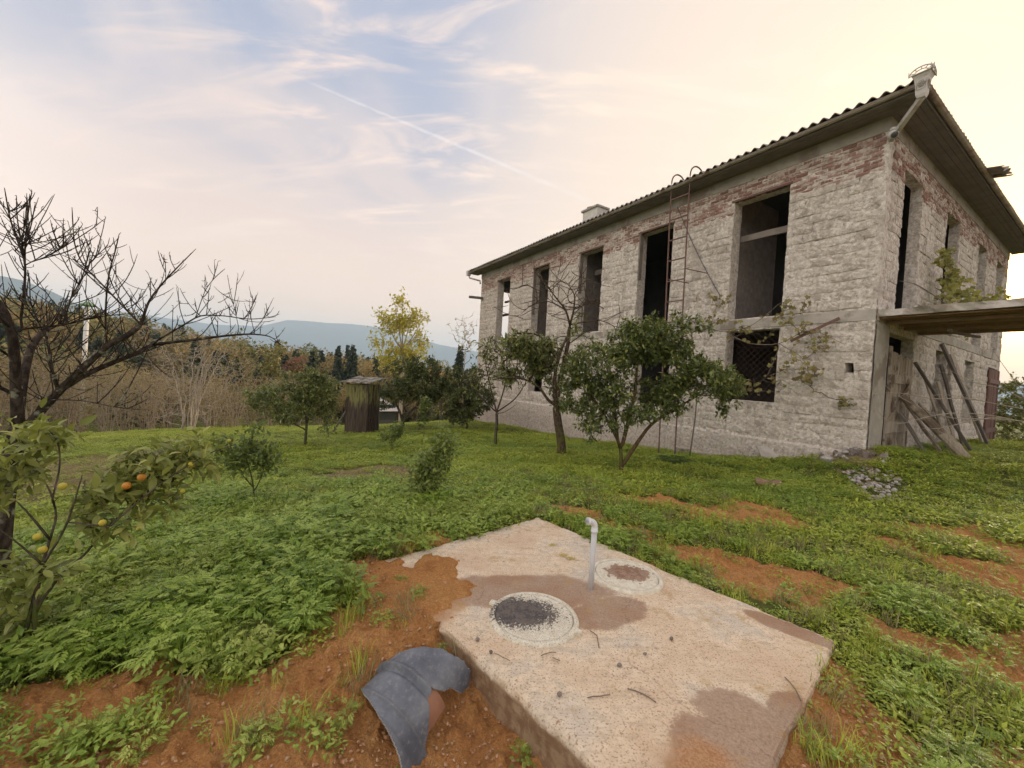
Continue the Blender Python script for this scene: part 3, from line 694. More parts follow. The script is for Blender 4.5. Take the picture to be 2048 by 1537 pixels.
# ------------------------------------------------------------------ the unfinished house
ZT, ZB, ZTOP = 6.76, 3.5, 7.5
SLEN, WLEN, TH = 18.25, 13.4, .38
OL = [(14.99, 16.26, ZB, ZT), (11.65, 12.87, ZB, ZT), (8.27, 9.58, ZB, ZT), (5.17, 6.51, ZB, ZT), (1.84, 3.23, ZB, ZT), (1.86, 3.21, 1.29, 3.18),
      (.31, .46, 2.09, 2.31), (3.76, 3.93, 2.04, 2.24), (5.0, 6.4, .9, 3.1), (11.7, 12.8, .9, 3.1)]
ORT = [(1.1, 2.45, 3.42, ZT), (4.66, 6.05, 3.42, ZT), (8.5, 9.75, 3.3, ZT), (11.4, 12.6, 3.3, ZT), (.80, 2.6, -.2, 3.05), (4.62, 5.75, 1.1, 2.97), (7.9, 9.2, .9, 2.92), (11.3, 13.2, -.3, 2.9)]
house = empty('unfinished_house', (*HB, 0), 'two storey unfinished grey block house with empty window openings', 'house')

def block_variants(n, name, w, h, d, mat, seed, rough):
    out = []; rr = np.random.RandomState(seed)
    for k in range(n):
        nx, nz = 5, 4; xs = np.linspace(-.5, .5, nx); zs = np.linspace(-.5, .5, nz); V = np.zeros((nx, nz, 3))
        for i in range(nx):
            for j in range(nz):
                e = (i in (0, nx - 1)) or (j in (0, nz - 1))
                V[i, j] = (xs[i] * w + rr.uniform(-1, 1) * w * .025, (d if not e else d * .45) + rr.uniform(-1, 1) * rough, zs[j] * h + rr.uniform(-1, 1) * h * .05)
        mb = MB(); tint = rr.rand(); mb.grid(V, tint=np.full(nx * nz, tint))
        ring = [V[i, 0] for i in range(nx)] + [V[-1, j] for j in range(1, nz)] + [V[i, -1] for i in range(nx - 2, -1, -1)] + [V[0, j] for j in range(nz - 2, 0, -1)]
        ring = np.array(ring); back = ring.copy(); back[:, 1] = -.03; m = len(ring)
        mb.raw(np.r_[ring, back], [(q, q + m, (q + 1) % m + m, (q + 1) % m) for q in range(m)], tint)
        me = mb.mesh(name, smooth=False); me.materials.append(MAT[mat]); out.append((me, np.concatenate(mb.v), mb.f, tint))
    return out
BV = block_variants(16, 'block', .405, .200, .019, 'block', 11, .006)
KV = block_variants(16, 'brick', .250, .080, .018, 'redbrick', 12, .004)

def free(ops, a, b, z0, z1):
    for o in ops:
        if a < o[1] - .02 and b > o[0] + .02 and z0 < o[3] - .02 and z1 > o[2] + .02: return False
    return True
def facade(name, P, tdir, ndir, length, zlo, ops, label, seed, corner_pad, depth):
    """P(s, z, o) -> world. mortar bed with openings and deep reveals, then single blocks and bricks set in it"""
    st = .055
    ss = np.unique(np.round(np.r_[np.arange(0, length, st), length, [o[0] for o in ops], [o[1] for o in ops]], 3))
    zs = np.unique(np.round(np.r_[np.arange(zlo, 7.2, st), 7.2, [o[2] for o in ops if o[2] > zlo], [o[3] for o in ops]], 3))
    def clean(a, keep):
        out = [a[0]]
        for v in a[1:]:
            if v - out[-1] < .018:
                if any(abs(v - k) < 1e-6 for k in keep): out[-1] = v
                continue
            out.append(v)
        return np.array(out)
    ss = clean(ss, [round(o[k], 3) for o in ops for k in (0, 1)]); zs = clean(zs, [round(o[k], 3) for o in ops for k in (2, 3)])
    S, Z = np.meshgrid(ss, zs, indexing='ij')
    # slushed mortar: coarse horizontal ridges and lumps
    N = fbm(S * 2.6, Z * 7.5, seed, 5) * .030 + fbm(S * 13, Z * 26, seed + 3, 3) * .014 + .002
    N = np.where(Z < .36 + fbm(S * 2, 0, seed, 3) * .04, N * .5 + .055, N)          # plinth
    js = fbm(S * 9, Z * 9, seed + 7, 2) * .018; jz = fbm(S * 9, Z * 9, seed + 9, 2) * .018
    V = P(S + js * (S > 0) * (S < length), Z + jz, N)
    cs = (ss[:-1] + ss[1:]) / 2; cz = (zs[:-1] + zs[1:]) / 2; CS, CZ_ = np.meshgrid(cs, cz, indexing='ij'); op = np.zeros(CS.shape, bool)
    for o in ops: op |= (CS > o[0]) & (CS < o[1]) & (CZ_ > o[2]) & (CZ_ < o[3])
    b = len(zs); I, J = np.where(~op); f = np.stack([I * b + J, I * b + J + 1, (I + 1) * b + J + 1, (I + 1) * b + J], 1)
    if np.cross(tdir, (0, 0, 1)) @ ndir > 0: f = f[:, ::-1]
    mb = MB(); mb.raw(V.reshape(-1, 3), f.tolist())
    # reveals: run from the wall face edge inwards
    for o in ops:
        i0, i1 = [int(np.argmin(abs(ss - o[k]))) for k in (0, 1)]; j0, j1 = int(np.argmin(abs(zs - o[2]))), int(np.argmin(abs(zs - o[3])))
        loop = [(i, j0) for i in range(i0, i1)] + [(i1, j) for j in range(j0, j1)] + [(i, j1) for i in range(i1, i0, -1)] + [(i0, j) for j in range(j1, j0, -1)]
        rows = []
        for d in (0, .05 * depth / .38, .14 * depth / .38, .22 * depth / .38, .30 * depth / .38, depth):
            sq = np.array([ss[i] for i, j in loop]); zq = np.array([zs[j] for i, j in loop])
            if d == 0: rows.append(np.array([V[i, j] for i, j in loop])); continue
            jit = fbm(sq * 8, zq * 8, d * 12 + seed, 3) * .02
            cx, cz0 = (o[0] + o[1]) / 2, (o[2] + o[3]) / 2
            rows.append(P(sq + jit * np.sign(sq - cx), zq + jit * np.sign(zq - cz0), np.full(len(sq), -d)))
        mb.grid(np.stack(rows, 1), wrapu=True)
    wall = obj(name, mb, 'mortar', house); wall['label'] = label
    # concrete ring beam under the eaves
    mb = MB(); sg = np.arange(-.02, length + .3, .3); zg = np.array([7.19, 7.2, 7.27, 7.35, 7.43, 7.51]); A, B_ = np.meshgrid(sg, zg, indexing='ij')
    mb.grid(P(A, B_, .022 - .03 * (B_ < 7.195) + fbm(A * 3, B_ * 5, 2, 2) * .008), flip=bool(np.cross(tdir, (0, 0, 1)) @ ndir > 0)); obj('ring_beam', mb, 'ring_beam', wall)
    # blocks and bricks
    rr = np.random.RandomState(seed); items = []
    ang = math.atan2(tdir[1], tdir[0]); flip = np.cross((tdir[0], tdir[1], 0), (ndir[0], ndir[1], 0))[2]
    def row(z, h, w, VV, kind, shift):
        s = -w * shift + corner_pad
        while s < length - .05:
            a, b2 = max(s, corner_pad), min(s + w, length - .03); s += w
            if b2 - a < w * .3: continue
            pieces = [(a, b2)]
            for o in ops:
                if z + h > o[2] + .03 and z < o[3] - .03:
                    nw = []
                    for (p, q) in pieces:
                        if q <= o[0] or p >= o[1]: nw.append((p, q)); continue
                        if p < o[0] - .05: nw.append((p, o[0]))
                        if q > o[1] + .05: nw.append((o[1], q))
                    pieces = nw
            for p, q in pieces:
                if q - p < .07: continue
                k = rr.randint(len(VV)); items.append((kind, k, (p + q) / 2 + rr.uniform(-.008, .008), z + h / 2 + rr.uniform(-.008, .008), (q - p - .014) / (w * .975), h * .93 / (VV[k][1][:, 2].max() - VV[k][1][:, 2].min()) * rr.uniform(.9, 1.04), rr.uniform(-.022, .022), rr.uniform(-.010, .011)))
    z = .44; r_ = 0
    while z < 6.36:
        h = .212
        if z + h > 3.22 and z < 3.48: z = 3.50 if z < 3.3 else z + h; continue
        row(z, h, .415, BV, 0, (r_ % 2) * .5 + rr.uniform(-.06, .06)); z += h; r_ += 1
    z = 6.40; r_ = 0
    while z < 7.12:
        row(z, .088, .262, KV, 1, (r_ % 2) * .5 + rr.uniform(-.05, .05)); z += .088; r_ += 1
    # floor band
    mb = MB(); sg = np.arange(0, length + .01, .25); zg = np.array([3.21, 3.225, 3.33, 3.46, 3.475]); A, B_ = np.meshgrid(sg, zg, indexing='ij')
    mb.grid(P(A, B_, np.where((B_ < 3.22) | (B_ > 3.47), -.02, .024) + fbm(A * 3, B_ * 6, 8, 3) * .014), flip=bool(np.cross(tdir, (0, 0, 1)) @ ndir > 0)); obj('floor_band', mb, 'concrete', wall)
    return wall, items, P, ang, flip
def PL(s, z, o): s, z, o = np.broadcast_arrays(s, z, o); return np.stack([HB[0] + HD[0] * s - HE[0] * o, HB[1] + HD[1] * s - HE[1] * o, z], -1)
def PR(s, z, o): s, z, o = np.broadcast_arrays(s, z, o); return np.stack([HB[0] + HE[0] * s - HD[0] * o, HB[1] + HE[1] * s - HD[1] * o, z], -1)
fa = facade('long_wall', PL, (HD[0], HD[1], 0), (-HE[0], -HE[1], 0), SLEN, -1.6, OL, 'rough whitish block wall with a red brick band on top', 31, .03, .38)
fb = facade('short_wall', PR, (HE[0], HE[1], 0), (-HD[0], -HD[1], 0), WLEN, -.4, ORT, 'rough block wall in the shade above the concrete balcony', 57, .30, .22)
def set_pieces(budget):
    for kind, nm, VV, mat, bud in ((0, 'block', BV, 'block', budget[0]), (1, 'brick', KV, 'redbrick', budget[1])):
        allp = []
        for (wall, items, P, ang, flip) in (fa, fb):
            for it in items:
                if it[0] == kind:
                    c = P(it[2], it[3], it[7]); allp.append((float(np.linalg.norm(c - CAMP)) * (1.5 if wall is fb[0] else 1), it, c, wall, ang, flip))
        allp.sort(key=lambda q: q[0])
        rest = {fa[0]: MB(), fb[0]: MB()}
        for n, (dist, it, c, wall, ang, flip) in enumerate(allp):
            me, V, fcs, tint = VV[it[1]]; sy = 1 if flip > 0 else -1
            # local x along the wall, local y outwards
            if n < bud:
                o = bpy.data.objects.new(nm, me); COL.objects.link(o); o.parent = wall
                a = ang if sy > 0 else ang + math.pi
                o.location = tuple(c - rootloc(house)); o.rotation_euler = (0, it[6] * sy * 0, a); o.scale = (it[4], 1, it[5])
                o.rotation_euler = (0, it[6], a)
            else:
                a = ang if sy > 0 else ang + math.pi; ca, sa = math.cos(a), math.sin(a); ct, s_t = math.cos(it[6]), math.sin(it[6])
                v = V * np.array([it[4], 1, it[5]]); v = np.stack([v[:, 0] * ct + v[:, 2] * s_t, v[:, 1], -v[:, 0] * s_t + v[:, 2] * ct], 1)
                v = np.stack([v[:, 0] * ca - v[:, 1] * sa, v[:, 0] * sa + v[:, 1] * ca, v[:, 2]], 1) + c
                rest[wall].raw(v, fcs, tint)
        for wall, mb in rest.items():
            if mb.n: tag(obj(nm, mb, mat, wall), kind='stuff')
set_pieces((300, 220))

def hbox(mb, s0, s1, i0, i1, z0, z1, jit=0.): return mb.box((s0, i0, z0), (s1, i1, z1), lambda s, i, z: hp(s, i, z), jit)
def inner_wall(name, axis, at, th, a, b, z0, z1, ops, mat='mortar'):
    """plain inside / rear wall made of piers and lintels around its openings"""
    mb = MB(); cuts = sorted(set([a, b] + [q for o in ops for q in o[:2]]))
    for p, q in zip(cuts[:-1], cuts[1:]):
        m = (p + q) / 2; o = [w for w in ops if w[0] < m < w[1]]
        spans = [(z0, z1)] if not o else [(z0, o[0][2]), (o[0][3], z1)]
        for e, g in spans:
            if g - e < .02: continue
            if axis == 's': hbox(mb, at, at + th, p, q, e, g)
            else: hbox(mb, p, q, at, at + th, e, g)
    return obj(name, mb, mat, house)
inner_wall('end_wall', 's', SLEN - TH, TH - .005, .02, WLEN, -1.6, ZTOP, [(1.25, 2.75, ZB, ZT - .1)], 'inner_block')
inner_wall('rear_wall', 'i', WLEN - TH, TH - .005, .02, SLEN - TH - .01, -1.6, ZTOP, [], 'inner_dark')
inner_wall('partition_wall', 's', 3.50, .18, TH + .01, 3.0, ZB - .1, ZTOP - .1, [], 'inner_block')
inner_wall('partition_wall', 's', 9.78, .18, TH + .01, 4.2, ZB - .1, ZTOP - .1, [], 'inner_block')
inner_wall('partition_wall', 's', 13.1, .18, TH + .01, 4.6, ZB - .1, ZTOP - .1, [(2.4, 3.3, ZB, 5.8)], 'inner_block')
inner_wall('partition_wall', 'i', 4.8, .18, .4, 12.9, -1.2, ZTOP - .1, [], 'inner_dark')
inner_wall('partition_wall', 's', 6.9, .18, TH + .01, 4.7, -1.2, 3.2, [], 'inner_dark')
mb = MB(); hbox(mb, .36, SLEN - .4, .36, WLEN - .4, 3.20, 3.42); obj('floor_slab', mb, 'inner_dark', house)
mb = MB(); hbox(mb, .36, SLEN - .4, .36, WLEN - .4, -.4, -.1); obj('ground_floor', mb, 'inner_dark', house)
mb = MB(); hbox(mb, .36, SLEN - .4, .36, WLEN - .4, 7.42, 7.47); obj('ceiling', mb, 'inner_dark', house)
mb = MB(); zz = np.arange(3.2, 7.24, .06); Q = []
for z in zz:
    n = float(fbm(z * 6, 2, 2, 3)) * .02; m = float(fbm(z * 6, 9, 4, 3)) * .02
    Q.append([hp(.12, -.004 + n * .3, z), hp(.05, -.014 + n, z), hp(-.012 + m, -.012 + n, z), hp(-.014 + m, .06, z), hp(-.004, .16, z)])
mb.grid(np.array(Q), flip=True); obj('corner_render', mb, 'mortar', house)
# corner pier of cast concrete on the short side
mb = MB(); V = []
for z in np.arange(-.3, 3.22, .12):
    n = float(fbm(z * 3, 1, 1, 2)) * .012
    V.append([PR(.0 - .0, z, .03 + n), PR(.36, z, .035 + n), PR(.78, z, .035 - n), PR(.80, z, -.3)])
mb.grid(np.array(V), flip=True); obj('corner_pier', mb, 'concrete', house)
# jamb boards, lintel boards and loose joists in the upper openings
for k, (a, b, z0, z1) in enumerate(OL[:5]):
    mb = MB(); hbox(mb, a - .06, b + .06, -.035, .10, z1 - .005, z1 + .045, .006); obj('lintel_board', mb, 'redwood' if k != 4 else 'rust', house)
    if k in (1, 2, 3):
        zz = {1: 4.6, 2: 5.15, 3: 5.2}[k]
        mb = MB(); hbox(mb, b - .05, b + .005, -.03, .12, zz, z1 - .01, .005); obj('jamb_board', mb, 'beamwood', house)
for (s0, s1, i, z, w, h, dz) in ((1.6, 3.5, .55, 5.85, .08, .17, .02), (1.7, 2.3, 1.2, 6.5, .08, .14, .0), (8.1, 9.6, .9, 6.1, .09, .2, .03), (11.5, 13, .8, 6.0, .08, .18, .02), (14.8, 16.6, .7, 5.75, .1, .10, -.02), (14.6, 18, 1.4, 5.2, .1, .12, 0)):
    mb = MB(); mb.bar(hp(s0, i, z), hp(s1, i, z + dz), w, h, jit=.008); obj('joist', mb, 'beamwood', house)
# stub beam poking out at the far corner
mb = MB(); mb.bar(hp(SLEN - .3, -.02, 6.02), hp(SLEN + .1, -.75, 6.06), .13, .13, jit=.01); obj('beam_stub', mb, 'darkwood', house)

# ---- roof: corrugated sheets on a hip, soffit boards, gutters
OH = .54; ZE = 7.53
def roof():
    pitch = math.tan(math.radians(17)); s0, s1, i0, i1 = -OH, SLEN + OH, -OH, WLEN + OH
    half = (i1 - i0) / 2; ridge_z = ZE + .13 + half * pitch
    root = None
    def plane(P, length, name):
        nonlocal root
        n = int(length / .0265); mb = MB(); rows = 34
        G = np.zeros((n + 1, rows, 3))
        for j in range(rows):
            q = j / (rows - 1); d = half * q; sag = .0
            lo, hi = d, length - d
            if hi < lo: lo = hi = length / 2
            t = np.linspace(0, length, n + 1); tc = np.clip(t, lo, hi)
            wv =   .040 * np.sin(t * 2 * math.pi / .21) + fbm(t * .6, j * .3, 1, 2) * .03 * (1 - q)
            ext = .10 + .022 * fbm(np.floor(t / .84) * 7.3, 1, 2, 1) if j == 0 else 0
            z = ZE + .16 + (d - (ext if j == 0 else 0)) * pitch + wv + .012 * (j % 4 == 0)
            xy = P(tc, d - (ext if j == 0 else 0)); G[:, j, 0] = xy[0]; G[:, j, 1] = xy[1]; G[:, j, 2] = z
        mb.grid(G); low = G[:, :3].copy(); low[..., 2] -= .018; mb.grid(low, flip=True)
        front = np.stack([G[:, 0], low[:, 0]], 1); mb.grid(front)
        o = obj(name, mb, 'slate', house if root is None else root, smooth=False); root = root or o
        return o
    def mk(a, b, c):  # eave start, along, inwards
        return lambda t, d: (a[0] + b[0] * t + c[0] * d, a[1] + b[1] * t + c[1] * d)
    w = lambda s, i: hp(s, i, 0)[:2]
    plane(mk(w(s0, i0), HD, HE), s1 - s0, 'roof')
    plane(mk(w(s0, i1), -HE, HD), i1 - i0, 'roof_sheet')
    plane(mk(w(s1, i0), HE, -HD), i1 - i0, 'roof_sheet')
    plane(mk(w(s1, i1), -HD, -HE), s1 - s0, 'roof_sheet')
    # soffit boards
    nb = 5; bw = (OH - .02) / nb
    for k in range(nb):
        a = -OH + .015 + k * bw; e = a + bw - .006; dz = .004 * ((k * 7) % 3)
        mb = MB(); hbox(mb, -OH + .01 + k * bw if True else 0, s1, a, e, ZE - .03 - dz, ZE - .005, 0); obj('soffit_board', mb, 'soffitwood', root)
        mb = MB(); hbox(mb, a, e, -OH + .015 + (k + 1) * bw, i1, ZE - .033 - dz, ZE - .006, 0); obj('soffit_board', mb, 'soffitwood', root)
    # fascia and half-round gutters
    mb = MB(); hbox(mb, -OH, s1, -OH - .022, -OH + .003, ZE - .04, ZE + .09); obj('fascia_board', mb, 'soffitwood', root)
    mb = MB(); hbox(mb, -OH - .022, -OH + .003, -OH + .01, i1, ZE - .045, ZE + .085); obj('fascia_board', mb, 'soffitwood', root)
    def gutter(p0, p1, out, r=.055):
        n = 60; P = []; p0 = np.array(p0); p1 = np.array(p1)
        for k in range(n + 1):
            c = p0 + (p1 - p0) * k / n; c = c + np.array([0, 0, .012 * float(fbm(k * .35, p0[0], 1, 2))]); line = []
            for rr in (r, r - .006):
                al = np.linspace(0, math.pi, 9) if rr == r else np.linspace(math.pi, 0, 9)
                for a in al: line.append(c + np.array([out[0], out[1], 0]) * rr * math.cos(a) - np.array([0, 0, 1]) * rr * math.sin(a))
            P.append(line)
        mb = MB(); mb.grid(np.array(P)); obj('gutter', mb, 'gutter', root, smooth=True)
        mb = MB(); lip = [np.array(l[0]) for l in P]; mb.tube(lip, .009, 6); obj('gutter_lip', mb, 'gutter', root, smooth=True)
    gz = ZE + .045
    gutter(hp(-OH + .0, -OH - .08, gz), hp(s1, -OH - .08, gz - .02), -HE); gutter(hp(-OH - .08, -OH, gz), hp(-OH - .08, i1, gz - .02), -HD)
    # hip ridge caps
    for (a, b) in (((s0, i0), (s0 + half, i0 + half)), ((s1, i0), (s1 - half, i0 + half))):
        mb = MB(); mb.tube([hp(*a, ZE + .14), hp(*b, ridge_z + .03)], .09, 8); obj('ridge_cap', mb, 'slate', root)
    # loose sheet sticking out over the short eave
    mb = MB(); G = []
    for t in np.linspace(0, .75, 40): G.append([hp(-OH - .42 + .06 * math.sin(t * 31), 4.6 + t, ZE + .05 + .03 * math.sin(t * 2 * math.pi / .15)), hp(-OH + .3, 4.55 + t, ZE + .16 + .03 * math.sin(t * 2 * math.pi / .15))])
    mb.grid(np.array(G)); G2 = np.array(G); G2[..., 2] -= .02; mb.grid(G2, flip=True); mb.grid(np.stack([np.array(G)[:, 0], G2[:, 0]], 1)); obj('loose_sheet', mb, 'slate', root)
    return root
ROOF = roof()

# ---- ornamental rain hopper at the near corner, its spout and the one at the far end
def hopper():
    # hopper box hangs at the mitre of both gutters; its faces follow the two eaves
    o = np.array([*(hp(-OH - .06, -OH - .06, 0)[:2]), 0]); a = -HE; b = -HD            # outward directions
    def fr(u, v, z): return np.array([o[0] + a[0] * u + b[0] * v, o[1] + a[1] * u + b[1] * v, z])
    mb = MB(); prof = [(.055, 7.36), (.075, 7.42), (.085, 7.58), (.10, 7.70), (.125, 7.76), (.135, 7.775), (.125, 7.78)]
    prof = [(a_ , z_ - .06) for a_, z_ in prof]
    P = []
    for hw, z in prof: P.append([fr(-hw, -hw, z), fr(hw, -hw, z), fr(hw, hw, z), fr(-hw, hw, z), fr(-hw, -hw, z)])
    mb.grid(np.array(P), flip=True); mb.raw([fr(-.055, -.055, 7.30), fr(.055, -.055, 7.30), fr(.055, .055, 7.30), fr(-.055, .055, 7.30)], [(3, 2, 1, 0)])
    root = obj('rain_hopper', mb, 'tin', house)
    for face in (0, 1):      # rosette relief and lace crown on the two outer faces
        r = MB()
        for k in range(6):
            t = k * math.pi / 3; cx, cz = .032 * math.cos(t), 7.54 + .042 * math.sin(t)
            pts = [((cx + .020 * math.cos(q), cz + .020 * math.sin(q))) for q in np.linspace(0, 2 * math.pi, 11)]
            r.tube([fr(.094, p, z) if face == 0 else fr(p, .094, z) for p, z in pts], .006, 5)
        q_ = [(-.06, 7.44), (.06, 7.44), (.068, 7.63), (-.068, 7.63), (-.06, 7.44)]
        r.tube([fr(.093, p, z) if face == 0 else fr(p, .093, z) for p, z in q_], .005, 4); obj('rosette', r, 'gutter', root)
        c = MB(); w = .17
        arc = lambda sc_, n=15: [(w * sc_ * math.cos(t), 7.72 + .115 * sc_ * math.sin(t)) for t in np.linspace(0, math.pi, n)]
        put = lambda p, z: fr(.14, p, z) if face == 0 else fr(p, .14, z)
        c.tube([put(*q) for q in arc(1)], .010, 6); c.tube([put(*q) for q in arc(.55)], .008, 6)
        for t in np.linspace(.35, math.pi - .35, 5): c.tube([put(w * .55 * math.cos(t), 7.72 + .063 * math.sin(t)), put(w * math.cos(t), 7.72 + .115 * math.sin(t))], .008, 5)
        c.tube([put(-w, 7.722), put(w, 7.722)], .011, 6)
        for p in (-w, w): c.tube([put(p, 7.71), put(p * 1.03, 7.81)], [.010, .005], 5)
        obj('lace_crown', c, 'tin', root)
    mb = MB(); p0 = fr(-.0, .0, 7.31); p1 = hp(-.02, -.02, 6.98); mb.bar(p0, p1, .085, .085); obj('spout', mb, 'tin', root)
hopper()
def far_spout():
    c = hp(SLEN + OH + .04, -OH - .08, 0); mb = MB()
    mb.box((-.1, -.1, 7.40), (.1, .1, 7.68), lambda x, y, z: (c[0] + HD[0] * x + HE[0] * y, c[1] + HD[1] * x + HE[1] * y, z), .004); o = obj('rain_hopper', mb, 'tin', house)
    mb = MB(); mb.tube([c + (0, 0, 7.43), hp(SLEN + .5, -.55, 7.25), hp(SLEN + .02, -.12, 7.08), hp(SLEN + .02, -.08, 6.9)], .05, 10); obj('spout', mb, 'tin', o, smooth=True)
far_spout()
def chimney():
    mb = MB(); hbox(mb, 11.55, 12.6, 2.6, 3.3, 7.6, 10.05, .01); o = obj('chimney', mb, 'plaster', house)
    mb = MB(); hbox(mb, 11.48, 12.67, 2.53, 3.37, 10.05, 10.13, .01); obj('chimney_cap', mb, 'concrete', o)
    mb = MB(); hbox(mb, 12.2, 12.5, 2.75, 3.1, 10.13, 10.33, .03); obj('loose_brick', mb, 'slate', o)
chimney()

# ---- balcony slab over the door, with its edge crumbled
def balcony():
    mb = MB(); I = np.linspace(.05, 3.1, 26); O = np.linspace(0, 3.3, 40); G = []
    I2, O2 = np.meshgrid(I, O, indexing='ij')
    def edge(z, k):
        ii = I2 + (I2 < .1) * fbm(O2 * 3, z * 9, k, 3) * .10
        return PR(ii, z + fbm(I2 * 4, O2 * 4, k, 2) * .012, O2 + .02)
    T = edge(3.44, 1); B = edge(3.30, 1); mb.grid(T, flip=True); mb.grid(B)
    mb.grid(np.stack([T[0], (T[0] + B[0]) / 2 + fbm(O * 9, 1, 1, 3)[:, None] * .03, B[0]], 1)); mb.grid(np.stack([T[-1], B[-1]], 1), flip=True); mb.grid(np.stack([T[:, -1], B[:, -1]], 1), flip=True)
    o = obj('balcony', mb, 'concrete', house); o['label'] = 'concrete balcony slab with a crumbled edge over the plank door'
    for k in range(9):
        mb = MB(); mb.box((.12 + k * .32, .06, 3.262), (.12 + k * .32 + .31, 3.25, 3.288), lambda s, q, z: PR(s, z, q), .004, random.Random(k), (k * 37 % 11) / 11); obj('soffit_board', mb, 'brownwood', o)
    for i in (.55, 1.7, 2.8):
        mb = MB(); mb.box((i, .03, 3.19), (i + .12, 3.1, 3.255), lambda s, q, z: PR(s, z, q), .005); obj('joist', mb, 'brownwood', o)
    mb = MB(); mb.bar(PR(1.0, 3.05, .9), PR(3.0, 3.10, 1.0), .07, .05, jit=.01); obj('loose_batten', mb, 'beamwood', o)
    for q in (2.9,):
        for i in (2.9,):
            mb = MB(); g = PR(i, 0, q); mb.tube([(g[0], g[1], H(g[0], g[1]) - .1), (g[0], g[1], 3.3)], .06, 8); obj('post', mb, 'greywood', o)
balcony()

# ---- plank door, window screen, gate
def door():
    root = None; rr = random.Random(5)
    for k in range(9):
        s = .83 + k * .185; top = 2.62 - (.0 if k else -.12) + rr.uniform(-.03, .03) - .012 * k
        mb = MB(); mb.bar(PR(s + .09, .36 + rr.uniform(0, .03), .045 + rr.uniform(-.006, .006)), PR(s + .09 + rr.uniform(-.012, .012), top, .045), .160, .028, up=(*(-HD), 0), jit=.004, tint=rr.random())
        if root is None: root = obj('plank_door', mb, 'greywood', house)
        else: obj('plank', mb, 'greywood', root)
    for z, h in ((2.02, .2), (.92, .26)):
        mb = MB(); mb.bar(PR(.84, z, .078), PR(2.38 if z > 1.5 else 2.3, z + .02, .078), .03, h, jit=.006, tint=1.0); obj('ledge', mb, 'greywood', root)
    mb = MB(); mb.bar(PR(.9, 1.0, .077), PR(2.3, 1.95, .077), .028, .12, jit=.004, tint=.3); obj('brace', mb, 'greywood', root)
door()
def gate():
    root = None; rr = random.Random(9)
    for k in range(11):
        s = 11.35 + k * .17; mb = MB(); mb.bar(PR(s, .1, .04 + rr.uniform(-.005, .005)), PR(s, 2.85 + rr.uniform(-.02, .02), .04), .16, .03, up=(*(-HD), 0), jit=.003, tint=rr.random())
        if root is None: root = obj('gate', mb, 'redwood', house)
        else: obj('plank', mb, 'redwood', root)
    for z in (2.4, .6):
        mb = MB(); mb.bar(PR(11.3, z, .075), PR(13.1, z, .075), .03, .16, tint=.8); obj('ledge', mb, 'redwood', root)
gate()
def screen():
    mb = MB(); n = 16
    for k in range(-n, n):
        for sgn in (1, -1):
            a = 1.86 + k * .17; pts = []
            for t in np.linspace(0, 1.9, 12):
                s = a + (t if sgn > 0 else 1.9 - t) ; z = 1.29 + t
                if 1.86 <= s <= 3.21: pts.append(PL(s, z, -.25))
            if len(pts) > 1: mb.tube(pts, .0035, 3, False)
    o = obj('wire_mesh', mb, 'rust', house); tag(o, kind='stuff')
screen()

# small vents have dark throats because they are open; a stub of render left on the wall

# ------------------------------------------------------------------ things on and around the house
def ladder():
    base = PL(4.35, -.45, .8); root = empty('roof_ladder', base, 'rusty red iron ladder hooked over the eave of the house', 'ladder')
    o = .80
    for s in (4.13, 4.74):
        bs = s - .10 if s < 4.4 else s - .16
        g = PL(bs, 0, o); zb = H(g[0], g[1]) - .05
        pts = [PL(bs, zb, o), PL(bs + (s - bs) * .5, 3.6, o), PL(s, 7.0, o), PL(s, 7.55, o)]
        for t in np.linspace(0, math.pi * .86, 12): pts.append(PL(s + .01 * t, 7.62 + .34 * math.sin(t), o - .36 * (1 - math.cos(t))))
        mb = MB(); mb.tube(pts, .021, 6); obj('rail', mb, 'rust', root)
    z = 1.0; k = 0
    while z < 7.2:
        f = (z + .4) / 7.4; mb = MB(); s0 = 4.03 + .10 * f; s1 = 4.58 + .16 * f
        mb.bar(PL(s0, z, o), PL(s1, z + .0, o), .035, .032); obj('rung', mb, 'rust', root); z += .61; k += 1
    for z, s, l in ((4.95, 4.1, .72), (4.75, 4.68, .7)):
        mb = MB(); mb.bar(PL(s, z, o), PL(s - .25, z - .05, o - l), .022, .022); obj('stay', mb, 'rust', root)
ladder()
mb = MB(); pts = []
for t in np.linspace(0, 1, 14): pts.append(PL(5.05 - 1.6 * t, 7.2 - 3.0 * t - .12 * math.sin(t * math.pi), .05))
mb.tube(pts, .012, 5); tag(obj('wall_cable', mb, 'black', loc=PL(3.45, 4.2, .05)), 'thin dark cable slanting down the wall right of the ladder', 'cable')

def seccam():
    p = hp(-.10, -.16, 7.02); root = empty('security_camera', p + (0, 0, -.05), 'small white security camera under the near corner of the eave', 'camera')
    look = np.array([-.25, -.75, -.55]); look /= np.linalg.norm(look)
    mb = MB(); mb.tube([p + (0, 0, .12), p + (0, 0, .07)], [.06, .055], 16); mb.tube([p + (0, 0, .08), p + (0, 0, .0)], .022, 8); obj('mount', mb, 'white_paint', root, smooth=True)
    mb = MB(); pts = [p - look * .10, p - look * .095, p - look * .05, p, p + look * .06, p + look * .065]; mb.tube(pts, [.02, .055, .072, .078, .074, .066], 18); obj('housing', mb, 'white_paint', root, smooth=True)
    mb = MB(); mb.tube([p + look * .06, p + look * .075, p + look * .10, p + look * .105], [.062, .062, .05, .01], 18); obj('lens', mb, 'black', root, smooth=True)
seccam()

